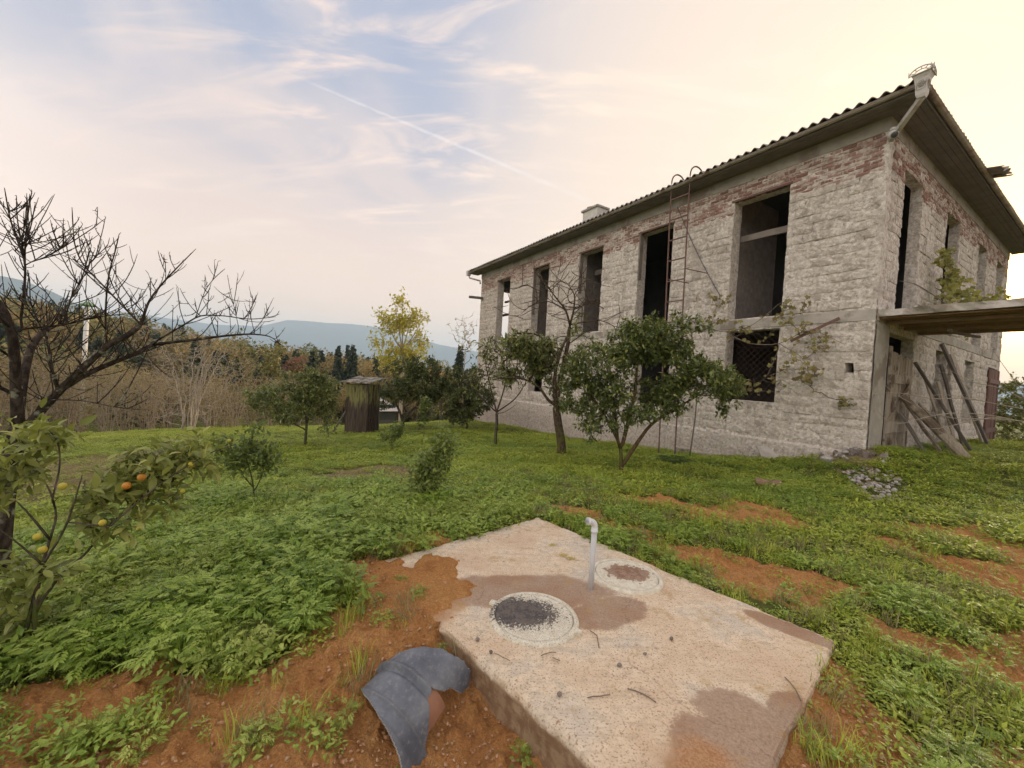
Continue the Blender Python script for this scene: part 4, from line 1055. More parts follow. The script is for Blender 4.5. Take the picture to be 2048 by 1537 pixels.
# boards and poles leaning on the short wall
def plank(a, b, w, h, mat, label, nm='board', tint=.5, tw=.1):
    a = np.array(a, float); mb = MB(); mb.bar(a, b, w, h, up=(*(-HD), 0), jit=.008, tint=tint, tw=tw)
    return tag(obj(nm, mb, mat, loc=a), label, nm.split('_')[-1], 'timber leaning on the short wall')
def foot(i, o, up=0.): q = PR(i, 0, o); return np.array([q[0], q[1], H(q[0], q[1]) + .0 + up])
mb = MB(); mb.tube([foot(1.85, 1.15), (foot(1.85, 1.15) + PR(1.55, 1.65, .12)) / 2 + (0, 0, .02), PR(1.55, 1.65, .12)], [.10, .095, .07], 10)
tag(obj('wooden_pole', mb, 'greywood', loc=foot(1.85, 1.15)), 'thick round grey log leaning across the plank door', 'pole', 'timber leaning on the short wall')
plank(foot(2.1, .75), PR(1.9, 1.45, .14), .11, .045, 'greywood', 'short mossy board propped under the round log by the door', tint=.3)
plank(foot(1.7, .55), PR(1.6, 1.25, .13), .14, .04, 'darkwood', 'short dark board leaning low against the plank door', tint=.6)
plank(foot(6.3, .76), PR(5.9, 2.95, .06), .30, .05, 'greywood', 'widest pale board leaning beside the wall opening', tint=.8)
plank(foot(6.0, .9), PR(4.8, 3.15, .06), .12, .06, 'darkwood', 'long dark rafter leaning steeply beside the wide board', 'wooden_rafter', tint=.5)
plank(foot(5.2, .55), PR(4.9, 2.6, .06), .20, .035, 'darkwood', 'dark board standing upright behind the leaning rafter', tint=.2)
plank(foot(5.0, .45), PR(4.55, 2.1, .10), .18, .03, 'greywood', 'grey plank covering the lower part of the wall opening', tint=.65)
plank(foot(6.6, .8), PR(6.1, 2.7, .08), .16, .035, 'greywood', 'tall pale plank standing between the boards and the red gate', tint=.7)
plank(foot(3.5, .6), PR(3.2, 2.3, .08), .13, .03, 'greywood', 'narrow grey plank leaning on the wall right of the door', tint=.4)
plank(foot(2.9, 1.1), PR(2.55, 2.5, .07), .08, .05, 'darkwood', 'slim dark post leaning at the right door jamb', 'wooden_post', tint=.3)
plank(foot(4.1, .75), PR(3.0, 1.5, .10), .05, .04, 'greywood', 'thin pale stick leaning low between door and boards', 'wooden_stick', tint=.9)
mb = MB(); mb.bar(PL(1.96, .17, .10), PL(1.62, -.20, .34), .42, .025, up=(0, 0, 1)); tag(obj('flat_sheet', mb, 'concrete', loc=PL(1.7, -.2, .34)), 'grey square sheet leaning on the foot of the long wall', 'sheet')
q = hit(1420, 912); mb = MB(); mb.bar(q + (-.75, .55, .10), q + (.35, -.1, .06), .14, .035, jit=.004, tint=.9); tag(obj('loose_plank', mb, 'greywood', loc=q), 'pale plank lying in the grass beside the ladder foot', 'plank')
mb = MB(); a = PL(.60, 3.30, .10); b = PL(1.45, 2.80, .35); mb.bar(a, b, .05, .06, jit=.005); tag(obj('wooden_bracket', mb, 'rust', loc=b), 'dark slanting stick on the wall above the grapevine leaves', 'stick')

def irregular(rr, r, seed, flat=.6, n=2):
    """one rough stone: a subdivided octahedron pushed about"""
    import itertools
    V = [np.array(v, float) for v in ((1, 0, 0), (-1, 0, 0), (0, 1, 0), (0, -1, 0), (0, 0, 1), (0, 0, -1))]
    Fs = [(0, 2, 4), (2, 1, 4), (1, 3, 4), (3, 0, 4), (2, 0, 5), (1, 2, 5), (3, 1, 5), (0, 3, 5)]
    cache = {}; G = []
    def mid(a, b):
        k = (min(a, b), max(a, b))
        if k not in cache: p = V[a] + V[b]; V.append(p / np.linalg.norm(p)); cache[k] = len(V) - 1
        return cache[k]
    for a, b, c in Fs: x, y, z = mid(a, b), mid(b, c), mid(c, a); G += [(a, x, z), (x, b, y), (z, y, c), (x, y, z)]
    A = np.array(V); A *= (1 + .35 * fbm(A[:, 0] * 1.3 + seed, A[:, 1] * 1.3, A[:, 2] * 1.3, 2))[:, None]
    return A * np.array([r, r * rr.uniform(.6, .95), r * flat]), G
def stone_meshes(n, r, mat, seed, flat=.6):
    rr = random.Random(seed); out = []
    for k in range(n):
        V, G = irregular(rr, r, seed + k * 3.1, flat * rr.uniform(.7, 1.2)); mb = MB(); mb.raw(V, G, rr.random()); me = mb.mesh('stone'); me.materials.append(MAT[mat]); out.append(me)
    return out
def stone_pile():
    c = hit(1765, 972); root = empty('stone_pile', c, 'spread of pale rubble stones in the grass near the house corner', 'stones'); ms = stone_meshes(10, .040, 'stone', 4)
    rr = np.random.RandomState(2); global STONEP; P = STONEP = poly([(1695, 942), (1730, 935), (1800, 955), (1822, 975), (1800, 1000), (1760, 1008), (1720, 985), (1700, 965)])
    lo, hi = P.min(0), P.max(0); n = 0
    while n < 190:
        p = lo + (hi - lo) * rr.rand(2)
        if not inside(P + rr.randn(1, 2) * .05, np.array([p[0]]), np.array([p[1]]))[0]: continue
        o = bpy.data.objects.new('stone', ms[rr.randint(10)]); COL.objects.link(o); o.parent = root; s = rr.uniform(.45, 1.25)
        o.location = (p[0] - c[0], p[1] - c[1], H(p[0], p[1]) - c[2] + .005 + rr.uniform(-.02, .05)); o.rotation_euler = tuple(rr.uniform(-.4, .4, 2)) + (rr.uniform(0, 6.3),); o.scale = (s, s, s); n += 1
stone_pile()
q = hit(1538, 973); mb = MB(); mb.bar(q + (-.17, .10, .06), q + (.17, -.08, .075), .26, .05, jit=.008); tag(obj('flat_stone', mb, 'rustytile', loc=q), 'flat rusty brown slab lying in the green weeds', 'stone')
for k, (px, py, nm) in enumerate(((1655, 925, 'white lump of mortar lying at the foot of the long wall'),)):
    q = hit(px, py); V, G = irregular(random.Random(k), .13, 3, .8); mb = MB(); mb.raw(V + q + (0, 0, .08), G); tag(obj('mortar_lump', mb, 'stone', loc=q), nm, 'rubble')
def rubble():
    rr = np.random.RandomState(8); ms = stone_meshes(6, .09, 'stone', 40); ms2 = stone_meshes(4, .10, 'pebble', 60); c = PL(.3, .3, .4)
    root = empty('rubble_heap', (c[0], c[1], H(c[0], c[1])), 'low mound of dirt and rubble at the near house corner', 'rubble')
    for k in range(46):
        s = rr.uniform(-.5, 1.3); o_ = rr.uniform(.05, .75); q = PL(s, 0, o_); o = bpy.data.objects.new('stone', (ms + ms2 + ms2)[rr.randint(14)]); COL.objects.link(o); o.parent = root
        o.location = tuple(np.array([q[0], q[1], H(q[0], q[1]) + rr.uniform(-.02, .05)]) - rootloc(root)); o.rotation_euler = tuple(rr.uniform(0, 6, 3)); z = rr.uniform(.4, 1.1); o.scale = (z, z, z)
rubble()

# ------------------------------------------------------------------ litter on the slab: nuts, twigs, fallen leaves
def litter():
    rr = random.Random(12); ms = stone_meshes(3, .013, 'pebble', 90, .85)
    for px, py, lab in ((982, 1304, 'leftmost dark nut on the slab beside the manhole cover'), (955, 1279, 'dark nut at the very corner of the slab edge'), (1290, 1308, 'large dark nut in the middle of the slab'), (1343, 1277, 'small dark nut farthest to the right on the slab'), (1119, 1388, 'dark nut near the front edge of the slab'), (1239, 1330, 'tiny dark nut left of the large one')):
        q = atz(px, py, .012); o = bpy.data.objects.new('fallen_nut', ms[rr.randrange(3)]); COL.objects.link(o); o.location = tuple(q); s = rr.uniform(.8, 1.25); o.scale = (s, s, s); tag(o, lab, 'nut', 'dark nuts fallen on the slab')
    for k, (a, b, c, r, lab) in enumerate((((1255, 1378), (1285, 1388), (1312, 1405), .0035, 'longest curved twig on the bare middle of the slab'), ((1180, 1262), (1194, 1272), (1198, 1296), .003, 'forked twig right of the near manhole cover'), ((1082, 1312), (1098, 1306), (1112, 1305), .0025, 'thin twig below the near manhole cover'), ((1105, 1316), (1112, 1319), (1120, 1322), .0025, 'short dark twig below the near manhole cover'),
                             ((1570, 1355), (1590, 1378), (1602, 1402), .003, 'curved dry stem near the right corner of the slab'), ((1175, 1396), (1200, 1393), (1220, 1390), .003, 'short straight twig near the front slab edge'), ((988, 1306), (1005, 1315), (1020, 1322), .002, 'thin stalk trailing from the leftmost nut'))):
        P = [atz(*q, .008) for q in (a, b, c)]; P = [P[0], (P[0] + P[1]) / 2 + (0, 0, .003), P[1], (P[1] + P[2]) / 2 + (0, 0, .002), P[2]]; mb = MB(); mb.tube(P, r, 5); tag(obj('twig', mb, 'twig', loc=P[0]), lab, 'twig', 'twigs lying on the slab')
    for k, (px, py, rot, lab) in enumerate(((1095, 1091, .3, 'yellow fallen leaf farthest from the pipe on the slab'), (1115, 1110, .1, 'yellow fallen leaf in the middle of its row'), (1130, 1116, -.2, 'yellow fallen leaf nearest the vent pipe'))):
        q = atz(px, py, .009); mb = MB(); V = np.array([(0, 0, 0), (.05, .016, .008), (.05, -.016, .006), (.11, 0, .004), (.055, 0, 0)]); c, s = math.cos(rot), math.sin(rot); V = np.stack([V[:, 0] * c - V[:, 1] * s, V[:, 0] * s + V[:, 1] * c, V[:, 2]], 1) + q
        mb.raw(V, [(0, 4, 1), (1, 4, 3), (0, 2, 4), (2, 3, 4)], .3); tag(obj('fallen_leaf', mb, 'leaf_yellow', loc=q), lab, 'leaf', 'yellow leaves on the slab')
litter()

# loose soil: clods and little stones on bare ground, far too many to count
def clods():
    rr = np.random.RandomState(21); V, G = irregular(random.Random(1), 1., 2.2, .7); n = 9000
    r = 1.5 * (5.2 / 1.5) ** rr.rand(n * 3); a = np.radians(rr.uniform(-56, 58, n * 3)); x = r * np.sin(a); y = r * np.cos(a)
    g, dry, on = cover(x, y); k = (g < .5) & ~on; x, y = x[k][:n], y[k][:n]; z = H(x, y); m = len(x)
    s = .002 + .012 * rr.rand(m) ** 6; th = rr.uniform(0, 6.3, m); c, sn = np.cos(th), np.sin(th)
    small = V[:18]; B = np.stack([V[None, :, 0] * c[:, None] - V[None, :, 1] * sn[:, None], V[None, :, 0] * sn[:, None] + V[None, :, 1] * c[:, None], np.broadcast_to(V[None, :, 2], (m, len(V)))], -1) * s[:, None, None]
    B[..., 2] += (z + s * .4 + np.abs(fbm(x * 7, y * 7, 2, 4)) * .03)[:, None]; B[..., 0] += x[:, None]; B[..., 1] += y[:, None]
    mb = MB(); mb.many(B, G, rr.rand(m)); tag(obj('soil_clods', mb, 'clod'), 'crumbs of red soil and grit on the bare ground', 'soil', kind='stuff')
material('clod', m_simple((.36, .17, .07), (.54, .28, .12), 6, 1, .6, .05, c2=(.44, .30, .18), s2=9))
clods()

# ------------------------------------------------------------------ outhouse
def outhouse():
    Y = 16.0; b = gnd(724, Y, 865); root = empty('outhouse', b, 'small weathered wooden outhouse with mossy planks between the fruit trees', 'outhouse')
    yaw = math.radians(-14); ca, sa = math.cos(yaw), math.sin(yaw); lean = .02
    def fr(x, y, z): return np.array([b[0] + x * ca - y * sa - lean * z * .6, b[1] + x * sa + y * ca, b[2] + z])
    rr = random.Random(6); w, dpt, h = .46, .45, 2.0
    for k in range(9):
        x = -w + (k + .5) * 2 * w / 9; mb = MB(); mb.bar(fr(x, -dpt, -.06 - rr.uniform(0, .05)), fr(x + rr.uniform(-.01, .01) - .03, -dpt + rr.uniform(-.01, .01), h - .05), .096, .025, up=(-sa * 0, -1, 0), jit=.006, tint=rr.random()); obj('plank', mb, 'outwood', root)
    for sx in (-w, w):
        for k in range(6):
            y = -dpt + .09 + k * .14; mb = MB(); mb.bar(fr(sx, y, -.05), fr(sx - .02, y, h - .05), .14, .025, up=(1, 0, 0), jit=.005, tint=rr.random()); obj('plank', mb, 'outwood', root)
    mb = MB(); mb.box((-w, dpt - .03, -.1), (w, dpt, h - .05), fr, .01); obj('back_wall', mb, 'mossywood', root)
    rows = 4
    for j in range(rows):
        for i in range(7):
            x0 = -w - .16 + i * (2 * w + .32) / 7; y0 = -dpt - .18 + j * (2 * dpt + .3) / rows; zz = h + .02 + j * .05 + rr.uniform(0, .015)
            mb = MB(); mb.box((x0, y0 - .04, zz), (x0 + (2 * w + .32) / 7 - .008, y0 + (2 * dpt + .3) / rows, zz + .03), lambda x, y, z: fr(x, y, z + .10 * (y - y0)), .012, rr, rr.random()); obj('shingle', mb, 'slate', root)
    for (x0, x1) in ((-w, -w + .07), (w - .07, w)):
        mb = MB(); mb.box((x0, -dpt + .02, -.1), (x1, -dpt + .09, h), fr, .004); obj('post', mb, 'mossywood', root)
    a = b + np.array([-1.1, -.25, 0]); a[2] = H(a[0], a[1]); mb = MB(); mb.bar(a, fr(-w - .05, -.1, 1.15), .22, .04, jit=.006); tag(obj('leaning_board', mb, 'mossywood', loc=a), 'grey board leaning on the left side of the outhouse', 'board')
def m_out(t, p, out):
    P = pos(t); n = t.noise(t.scalev(P, (9, 9, .5)), 3, 5, .6); c = t.mix(t.sstep(n, .3, .7), (.055, .042, .034), (.15, .115, .09))
    c = t.mix(.5, c, t.mix(attr(t), t.mix(.5, c, (0, 0, 0)), c)); sep = t.add('ShaderNodeSeparateXYZ'); t.l.new(P, sep.inputs[0])
    m = t.math('MULTIPLY', t.sstep(t.math('ADD', sep.outputs[2], t.math('MULTIPLY', n, .8)), .35, .75), t.sstep(t.noise(t.scalev(P, (5, 5, .8)), 2, 4, .6), .42, .55))
    c = t.mix(t.math('MULTIPLY', m, .8), c, (.28, .27, .10)); col(t, p, c); p.inputs['Roughness'].default_value = .95; p.inputs['Specular IOR Level'].default_value = .05; bump(t, p, n, .5, .01)
material('outwood', m_out); outhouse()

# ------------------------------------------------------------------ far houses, shed roof, painted post
def far_house(px, Y, w, d, h, rz, label, wallm='far_wall', lift=0., rh=.3):
    b = gnd(px, Y); b[2] += lift; root = empty('hillside_house', b, label, 'house', 'houses on the far hillside'); ca, sa = math.cos(rz), math.sin(rz)
    def fr(x, y, z): return np.array([b[0] + x * ca - y * sa, b[1] + x * sa + y * ca, b[2] + z])
    mb = MB(); mb.box((-w / 2, -d / 2, -3), (w / 2, d / 2, h), fr); obj('wall', mb, wallm, root)
    R = MB(); e = .5; R.raw([fr(-w / 2 - e, -d / 2 - e, h - .1), fr(w / 2 + e, -d / 2 - e, h - .1), fr(w / 2 + e, d / 2 + e, h - .1), fr(-w / 2 - e, d / 2 + e, h - .1), fr(-w * .22, 0, h + d * rh), fr(w * .22, 0, h + d * rh)],
                       [(0, 1, 5, 4), (1, 2, 5), (2, 3, 4, 5), (3, 0, 4), (3, 2, 1, 0)]); obj('roof', R, 'far_roof', root)
    for f in range(max(1, int(h // 2.8))):
        for k in range(3):
            x = -w * .32 + k * w * .32; z = 1.0 + f * 2.8; mb = MB(); mb.box((x - .5, -d / 2 - .03, z), (x + .5, -d / 2 - .005, z + 1.3), fr); obj('window', mb, 'pane', root)
far_house(193, 118, 9, 8, 6.2, .35, 'cream two storey house among trees on the left hillside', lift=1.5)
far_house(46, 135, 9, 8, 4.5, .2, 'pale house half hidden by trees at the far left', lift=4.0)
far_house(415, 150, 7, 6, 4, -.2, 'small pale house low on the wooded slope', lift=2)
far_house(748, 36, 2.6, 3.0, 1.9, .6, 'low shed with pale grey roof just behind the outhouse', 'mossywood', lift=.1, rh=.30)
def post():
    b = gnd(160, 30, 800); t = atY(175, 612, 30); root = empty('painted_post', b, 'slim white painted post with a green cap behind the bare tree', 'post')
    mb = MB(); mb.tube([b, b * .5 + t * .5, t], .14, 10); obj('shaft', mb, 'white_paint', root, smooth=True)
    mb = MB(); mb.tube([t - (0, 0, .02), t + (0, 0, .12), t + (0, 0, .3)], [.55, .40, .05], 12); obj('cap', mb, 'green_paint', root, smooth=True)
material('green_paint', m_simple((.08, .22, .07), (.11, .28, .09), 6, .5, .1, .4))
post()

# ------------------------------------------------------------------ vegetation
LEAF_F = [(0, 4, 1), (1, 4, 3), (0, 2, 4), (2, 3, 4)]
def leaf_t(w=.24, bend=.10): return np.array([(0, 0, 0), (.40, w, .05), (.40, -w, .05), (1, 0, -bend), (.45, 0, 0)])
FINE_F = [(0, 5, 1), (0, 1, 8), (1, 5, 6, 2), (8, 1, 2, 9), (2, 6, 7, 3), (9, 2, 3, 10), (3, 7, 4), (10, 3, 4)]
def fine_t(w, bend):
    m = [(t, 0, .03 * math.sin(t * 3.1) - bend * 1.6 * t * t) for t in (0, .28, .55, .8, 1)]
    e = lambda sg: [(t, sg * q * w, .05 + q * .04 - bend * 1.6 * t * t) for t, q in ((.25, .78), (.52, 1.), (.78, .62))]
    return np.array(m + e(1) + e(-1))
def leaf_mesh(mb, pos_, dirs, size, rr, w=.24, bend=.1, tint=None, roll=1.0, fine=False):
    n = len(pos_); d = dirs / (np.linalg.norm(dirs, axis=1)[:, None] + 1e-9)
    up = np.tile([0, 0, 1.], (n, 1)) + rr.randn(n, 3) * .45 * roll; s = np.cross(up, d); s /= np.linalg.norm(s, axis=1)[:, None] + 1e-9; u = np.cross(d, s)
    T = fine_t(w, bend) if fine else leaf_t(w, bend); sz = np.asarray(size) * np.ones(n)
    V = pos_[:, None] + sz[:, None, None] * (d[:, None] * T[None, :, :1] + s[:, None] * T[None, :, 1:2] + u[:, None] * T[None, :, 2:])
    mb.many(V, FINE_F if fine else LEAF_F, rr.rand(n) if tint is None else tint)

class Tree:
    def __init__(s, seed): s.rr = np.random.RandomState(seed); s.P = []; s.par = []; s.paths = []; s.main_r = {}
    def limb(s, pts, r0=None, r1=None, parent=None, sub=4):
        """a hand-placed limb; radius fixed when given"""
        pts = np.asarray(pts, float); t = np.linspace(0, len(pts) - 1, (len(pts) - 1) * sub + 1)
        Q = np.stack([np.interp(t, np.arange(len(pts)), pts[:, k]) for k in range(3)], 1)
        for _ in range(2): Q[1:-1] = .25 * Q[:-2] + .5 * Q[1:-1] + .25 * Q[2:]
        ids = []
        if parent is None and len(s.P): parent = s.near(Q[0])
        for k, q in enumerate(Q):
            if k == 0 and parent is not None: ids.append(parent); continue
            s.P.append(q); s.par.append(ids[-1] if ids else -1); ids.append(len(s.P) - 1)
            if r0: s.main_r[ids[-1]] = r0 + (r1 - r0) * k / (len(Q) - 1)
        s.paths.append(ids); return ids
    def near(s, q, bias=None):
        A = np.array(s.P); d = ((A - q) ** 2).sum(1); return int(np.argmin(d))
    def twigs(s, targets, seg=.12, curve=.25, upbias=.0, order=True, wob=.12):
        T = np.asarray(targets, float); A = np.array(s.P)
        if order:
            d = np.array([((A - t) ** 2).sum(1).min() for t in T]); T = T[np.argsort(d)]
        out = []
        for t in T:
            A = np.array(s.P); dv = t - A; d = np.sqrt((dv ** 2).sum(1)) + np.maximum(0, A[:, 2] - t[2] + .02) * .8
            i = int(np.argmin(d)); a = A[i]; L = np.linalg.norm(t - a)
            if L < seg * .4: continue
            n = max(2, int(L / seg)); pd = A[i] - A[s.par[i]] if s.par[i] >= 0 else np.array([0, 0, 1.]); pd = pd / (np.linalg.norm(pd) + 1e-9)
            c1 = a + pd * L * curve + np.array([0, 0, upbias * L]); ids = [i]
            for k in range(1, n + 1):
                q = k / n; p = (1 - q) ** 2 * a + 2 * q * (1 - q) * c1 + q * q * t + s.rr.randn(3) * wob * seg * (0 if k == n else 1)
                s.P.append(p); s.par.append(ids[-1]); ids.append(len(s.P) - 1)
            s.paths.append(ids); out.append(ids)
        return out
    def sprout(s, i, d, L, seg=.045, lift=.5, wob=.03):
        """one shoot from node i: leaves along d and bends upwards"""
        n = max(3, int(L / seg)); p = np.array(s.P[i]); d = np.array(d, float); d /= np.linalg.norm(d); ids = [i]
        for k in range(n):
            d = d + np.array([0, 0, lift / n]) + s.rr.randn(3) * wob; d /= np.linalg.norm(d); p = p + d * L / n
            s.P.append(p); s.par.append(ids[-1]); ids.append(len(s.P) - 1)
        s.paths.append(ids); return ids
    def wood(s, name, mat, root, tip=.003, k=.5, sides=5, maxr=None):
        n = len(s.P); cnt = np.zeros(n); ch = np.zeros(n, int)
        for i in range(n - 1, -1, -1):
            if ch[i] == 0: cnt[i] = 1
            if s.par[i] >= 0: cnt[s.par[i]] += cnt[i]; ch[s.par[i]] += 1
        R = tip * cnt ** k
        for i, r in s.main_r.items(): R[i] = r if maxr is None else r
        A = np.array(s.P); mb = MB()
        for ids in s.paths:
            if len(ids) < 2: continue
            r = R[ids].copy()
            if len(ids) > 1 and s.par[ids[1]] == ids[0] and ids[0] != ids[1]: r[0] = min(r[0], r[1] * 1.15)
            r[-1] *= .6
            mb.tube(A[ids], r, 8 if r.max() > .03 else (sides if r.max() > .008 else 3), True)
        return obj(name, mb, mat, root, smooth=True)
    def tips(s, paths, frac=.5):
        p, d = [], []
        for ids in paths:
            m = len(ids); k0 = int(m * (1 - frac))
            for k in range(max(1, k0), m): p.append(s.P[ids[k]]); d.append(np.array(s.P[ids[k]]) - np.array(s.P[ids[k - 1]]))
        return np.array(p), np.array(d)

def in_blobs(rr, blobs, n, shell=.35):
    """random points in a union of ellipsoids, thinned by noise so that gaps stay open"""
    out = []; vol = np.array([b[3] * b[4] * b[5] for b in blobs]); vol = vol / vol.sum()
    while len(out) < n:
        b = blobs[rr.choice(len(blobs), p=vol)]; v = rr.randn(3); v /= np.linalg.norm(v); v *= rr.uniform(shell, 1) ** .6
        p = np.array(b[:3]) + v * np.array(b[3:])
        if fbm(p[0] * 1.6, p[1] * 1.6, p[2] * 1.6, 2) < -.10: continue
        out.append(p)
    return np.array(out)
def leaves_on(tree, paths, mb, per, size, frac=.6, spread=.6, droop=0., w=.24, bend=.1, jitter=.045, var=.35, tint=None, fine=False):
    p, d = tree.tips(paths, frac); rr = tree.rr; p = np.repeat(p, per, 0); d = np.repeat(d, per, 0); d /= np.linalg.norm(d, axis=1)[:, None] + 1e-9
    d = d * .6 + rr.randn(*d.shape) * spread; d[:, 2] -= droop; p = p + rr.randn(*p.shape) * jitter
    leaf_mesh(mb, p, d, size * (1 + var * rr.uniform(-1, 1, len(p))), rr, w, bend, tint, 1.0, fine)
def px_blob(px, py, Y, rx, rz, ry=None): c = atY(px, py, Y); return (c[0], c[1], c[2], rx, ry or rx, rz)

def broadleaf(name, seed, base, limbs, blobs, ntw, per, lsize, label, leafm, barkm, cat='tree', group=None, tip=.003, k=.5, w=.24, droop=.1, frac=.6, seg=.12, spread=.6):
    root = empty(name, base, label, cat, group); t = Tree(seed)
    for L in limbs: t.limb(*L)
    tw = t.twigs(in_blobs(t.rr, blobs, ntw), seg); t.wood('trunk', barkm, root, tip, k)
    mb = MB(); leaves_on(t, tw, mb, per, lsize, frac, spread, droop, w); obj('crown', mb, leafm, root); return root, t, tw

# -- bare tree at the left edge (in front)
def bare_tree():
    Y = 3.15; base = gnd(-8, Y, 1160); root = empty('bare_fruit_tree', base, 'large leafless fruit tree with dark lichened limbs at the left edge', 'tree'); t = Tree(3)
    def L(pts, r0, r1, dy0=0, dy1=0, sub=4):
        n = len(pts); Q = [atY(x, y, Y + dy0 + (dy1 - dy0) * i / (n - 1)) for i, (x, y) in enumerate(pts)]; return t.limb(Q, r0 * .50, max(r1 * .65, .0034), sub=sub)
    P = [base - (0, 0, .1), base] + [atY(x, y, Y) for x, y in ((2, 1050), (12, 960), (30, 890), (36, 850))]; t.limb(P, .075, .048)
    L([(36, 850), (33, 790), (30, 720), (24, 665), (8, 620), (-20, 590)], .075, .03, 0, -.25)
    L([(36, 850), (45, 770), (58, 705), (75, 675), (100, 655)], .06, .03, 0, .35)
    L([(33, 880), (75, 830), (118, 783), (160, 742), (214, 690), (255, 672), (282, 650)], .068, .030, 0, .2)
    L([(282, 650), (296, 605), (318, 575), (350, 540), (392, 498)], .022, .005, .2, .35)
    L([(118, 783), (165, 752), (215, 730), (275, 707), (300, 690), (390, 680), (450, 672), (500, 668), (540, 672), (562, 690)], .048, .004, .05, .9)
    L([(300, 690), (360, 655), (400, 630), (450, 632), (500, 640), (552, 634)], .016, .004, .35, .8)
    L([(214, 690), (211, 650), (212, 600), (218, 545), (230, 505), (238, 470)], .016, .004, .12, -.1)
    L([(282, 650), (245, 612), (205, 570), (165, 530), (148, 490), (144, 415)], .016, .004, .2, .0)
    L([(33, 660), (80, 655), (125, 651), (170, 640), (210, 632), (260, 628)], .018, .005, -.1, .3)
    L([(40, 655), (48, 590), (52, 528), (38, 490), (20, 440), (9, 376)], .018, .004, -.05, -.3)
    L([(52, 528), (46, 495), (34, 440), (33, 392)], .010, .003, -.15, -.2); L([(50, 520), (52, 455), (64, 383)], .010, .003, -.15, -.1)
    L([(52, 528), (90, 515), (120, 500), (142, 470)], .009, .003, -.15, 0)
    L([(110, 665), (135, 610), (165, 555), (175, 520), (183, 492)], .014, .004, .3, .5)
    L([(20, 660), (-20, 610), (-60, 560)], .02, .006, -.2, -.5); L([(30, 720), (-15, 690), (-60, 640)], .02, .006, 0, -.4)
    L([(165, 545), (190, 515), (215, 492)], .008, .003, .4, .4); L([(390, 640), (410, 580), (430, 555), (450, 538)], .008, .003, .5, .7)
    L([(330, 575), (332, 545), (330, 520)], .006, .003, .3, .3); L([(480, 668), (470, 620), (460, 580), (455, 550)], .007, .003, .8, .9); L([(500, 640), (505, 610), (513, 590)], .005, .002, .8, .8)
    L([(118, 783), (103, 740), (98, 690)], .028, .012, .05, -.1); L([(98, 690), (70, 630), (60, 600), (60, 560)], .008, .003, -.1, -.3)
    L([(60, 830), (110, 790), (100, 745)], .012, .006, -.1, -.3)
    L([(30, 790), (-10, 770), (-60, 745)], .03, .015, 0, -.2); L([(60, 800), (160, 800), (230, 815), (280, 820)], .010, .003, -.1, -.3)
    tg = []
    cand = [i for ids in t.paths[1:] for i in ids[1:] if t.main_r.get(i, 1) < .026]
    for k in range(420):
        i = cand[t.rr.randint(len(cand))]; pd = np.array(t.P[i]) - np.array(t.P[t.par[i]]); pd /= np.linalg.norm(pd) + 1e-9
        L_ = t.rr.uniform(.10, .5) * (1 if t.rr.rand() < .7 else .4); e_ = np.array(t.P[i]) + np.array([0, 0, L_ * .8]) - CAMP; ex_, ey_ = 1024 + F * (e_ @ cr) / (e_ @ fwd), 768.5 - F * (e_ @ cu) / (e_ @ fwd)
        if ey_ < np.interp(ex_, [-150, 0, 70, 150, 240, 310, 390, 460, 560], [400, 380, 385, 420, 472, 492, 505, 545, 632]): continue
        sh = t.sprout(i, pd * .5 + t.rr.randn(3) * (.6, .6, .4) + (0, 0, .25), L_, lift=t.rr.uniform(.2, 1.3))
        for _ in range(t.rr.randint(0, 3)): i2 = sh[t.rr.randint(1, max(2, len(sh) - 1))]; t.sprout(i2, t.rr.randn(3) + (0, 0, .6), L_ * t.rr.uniform(.25, .55), lift=.9)
    # little spur buds along every shoot
    sp = []
    for ids in t.paths[5:]:
        for i in ids[2:]:
            if t.rr.rand() < .42: sp.append(np.array(t.P[i]) + t.rr.randn(3) * .010 + (0, 0, .006))
    t.twigs(sp, .02, .2, 0, order=False, wob=0); t.wood('trunk', 'bark_dark', root, .0026, .30)
bare_tree()

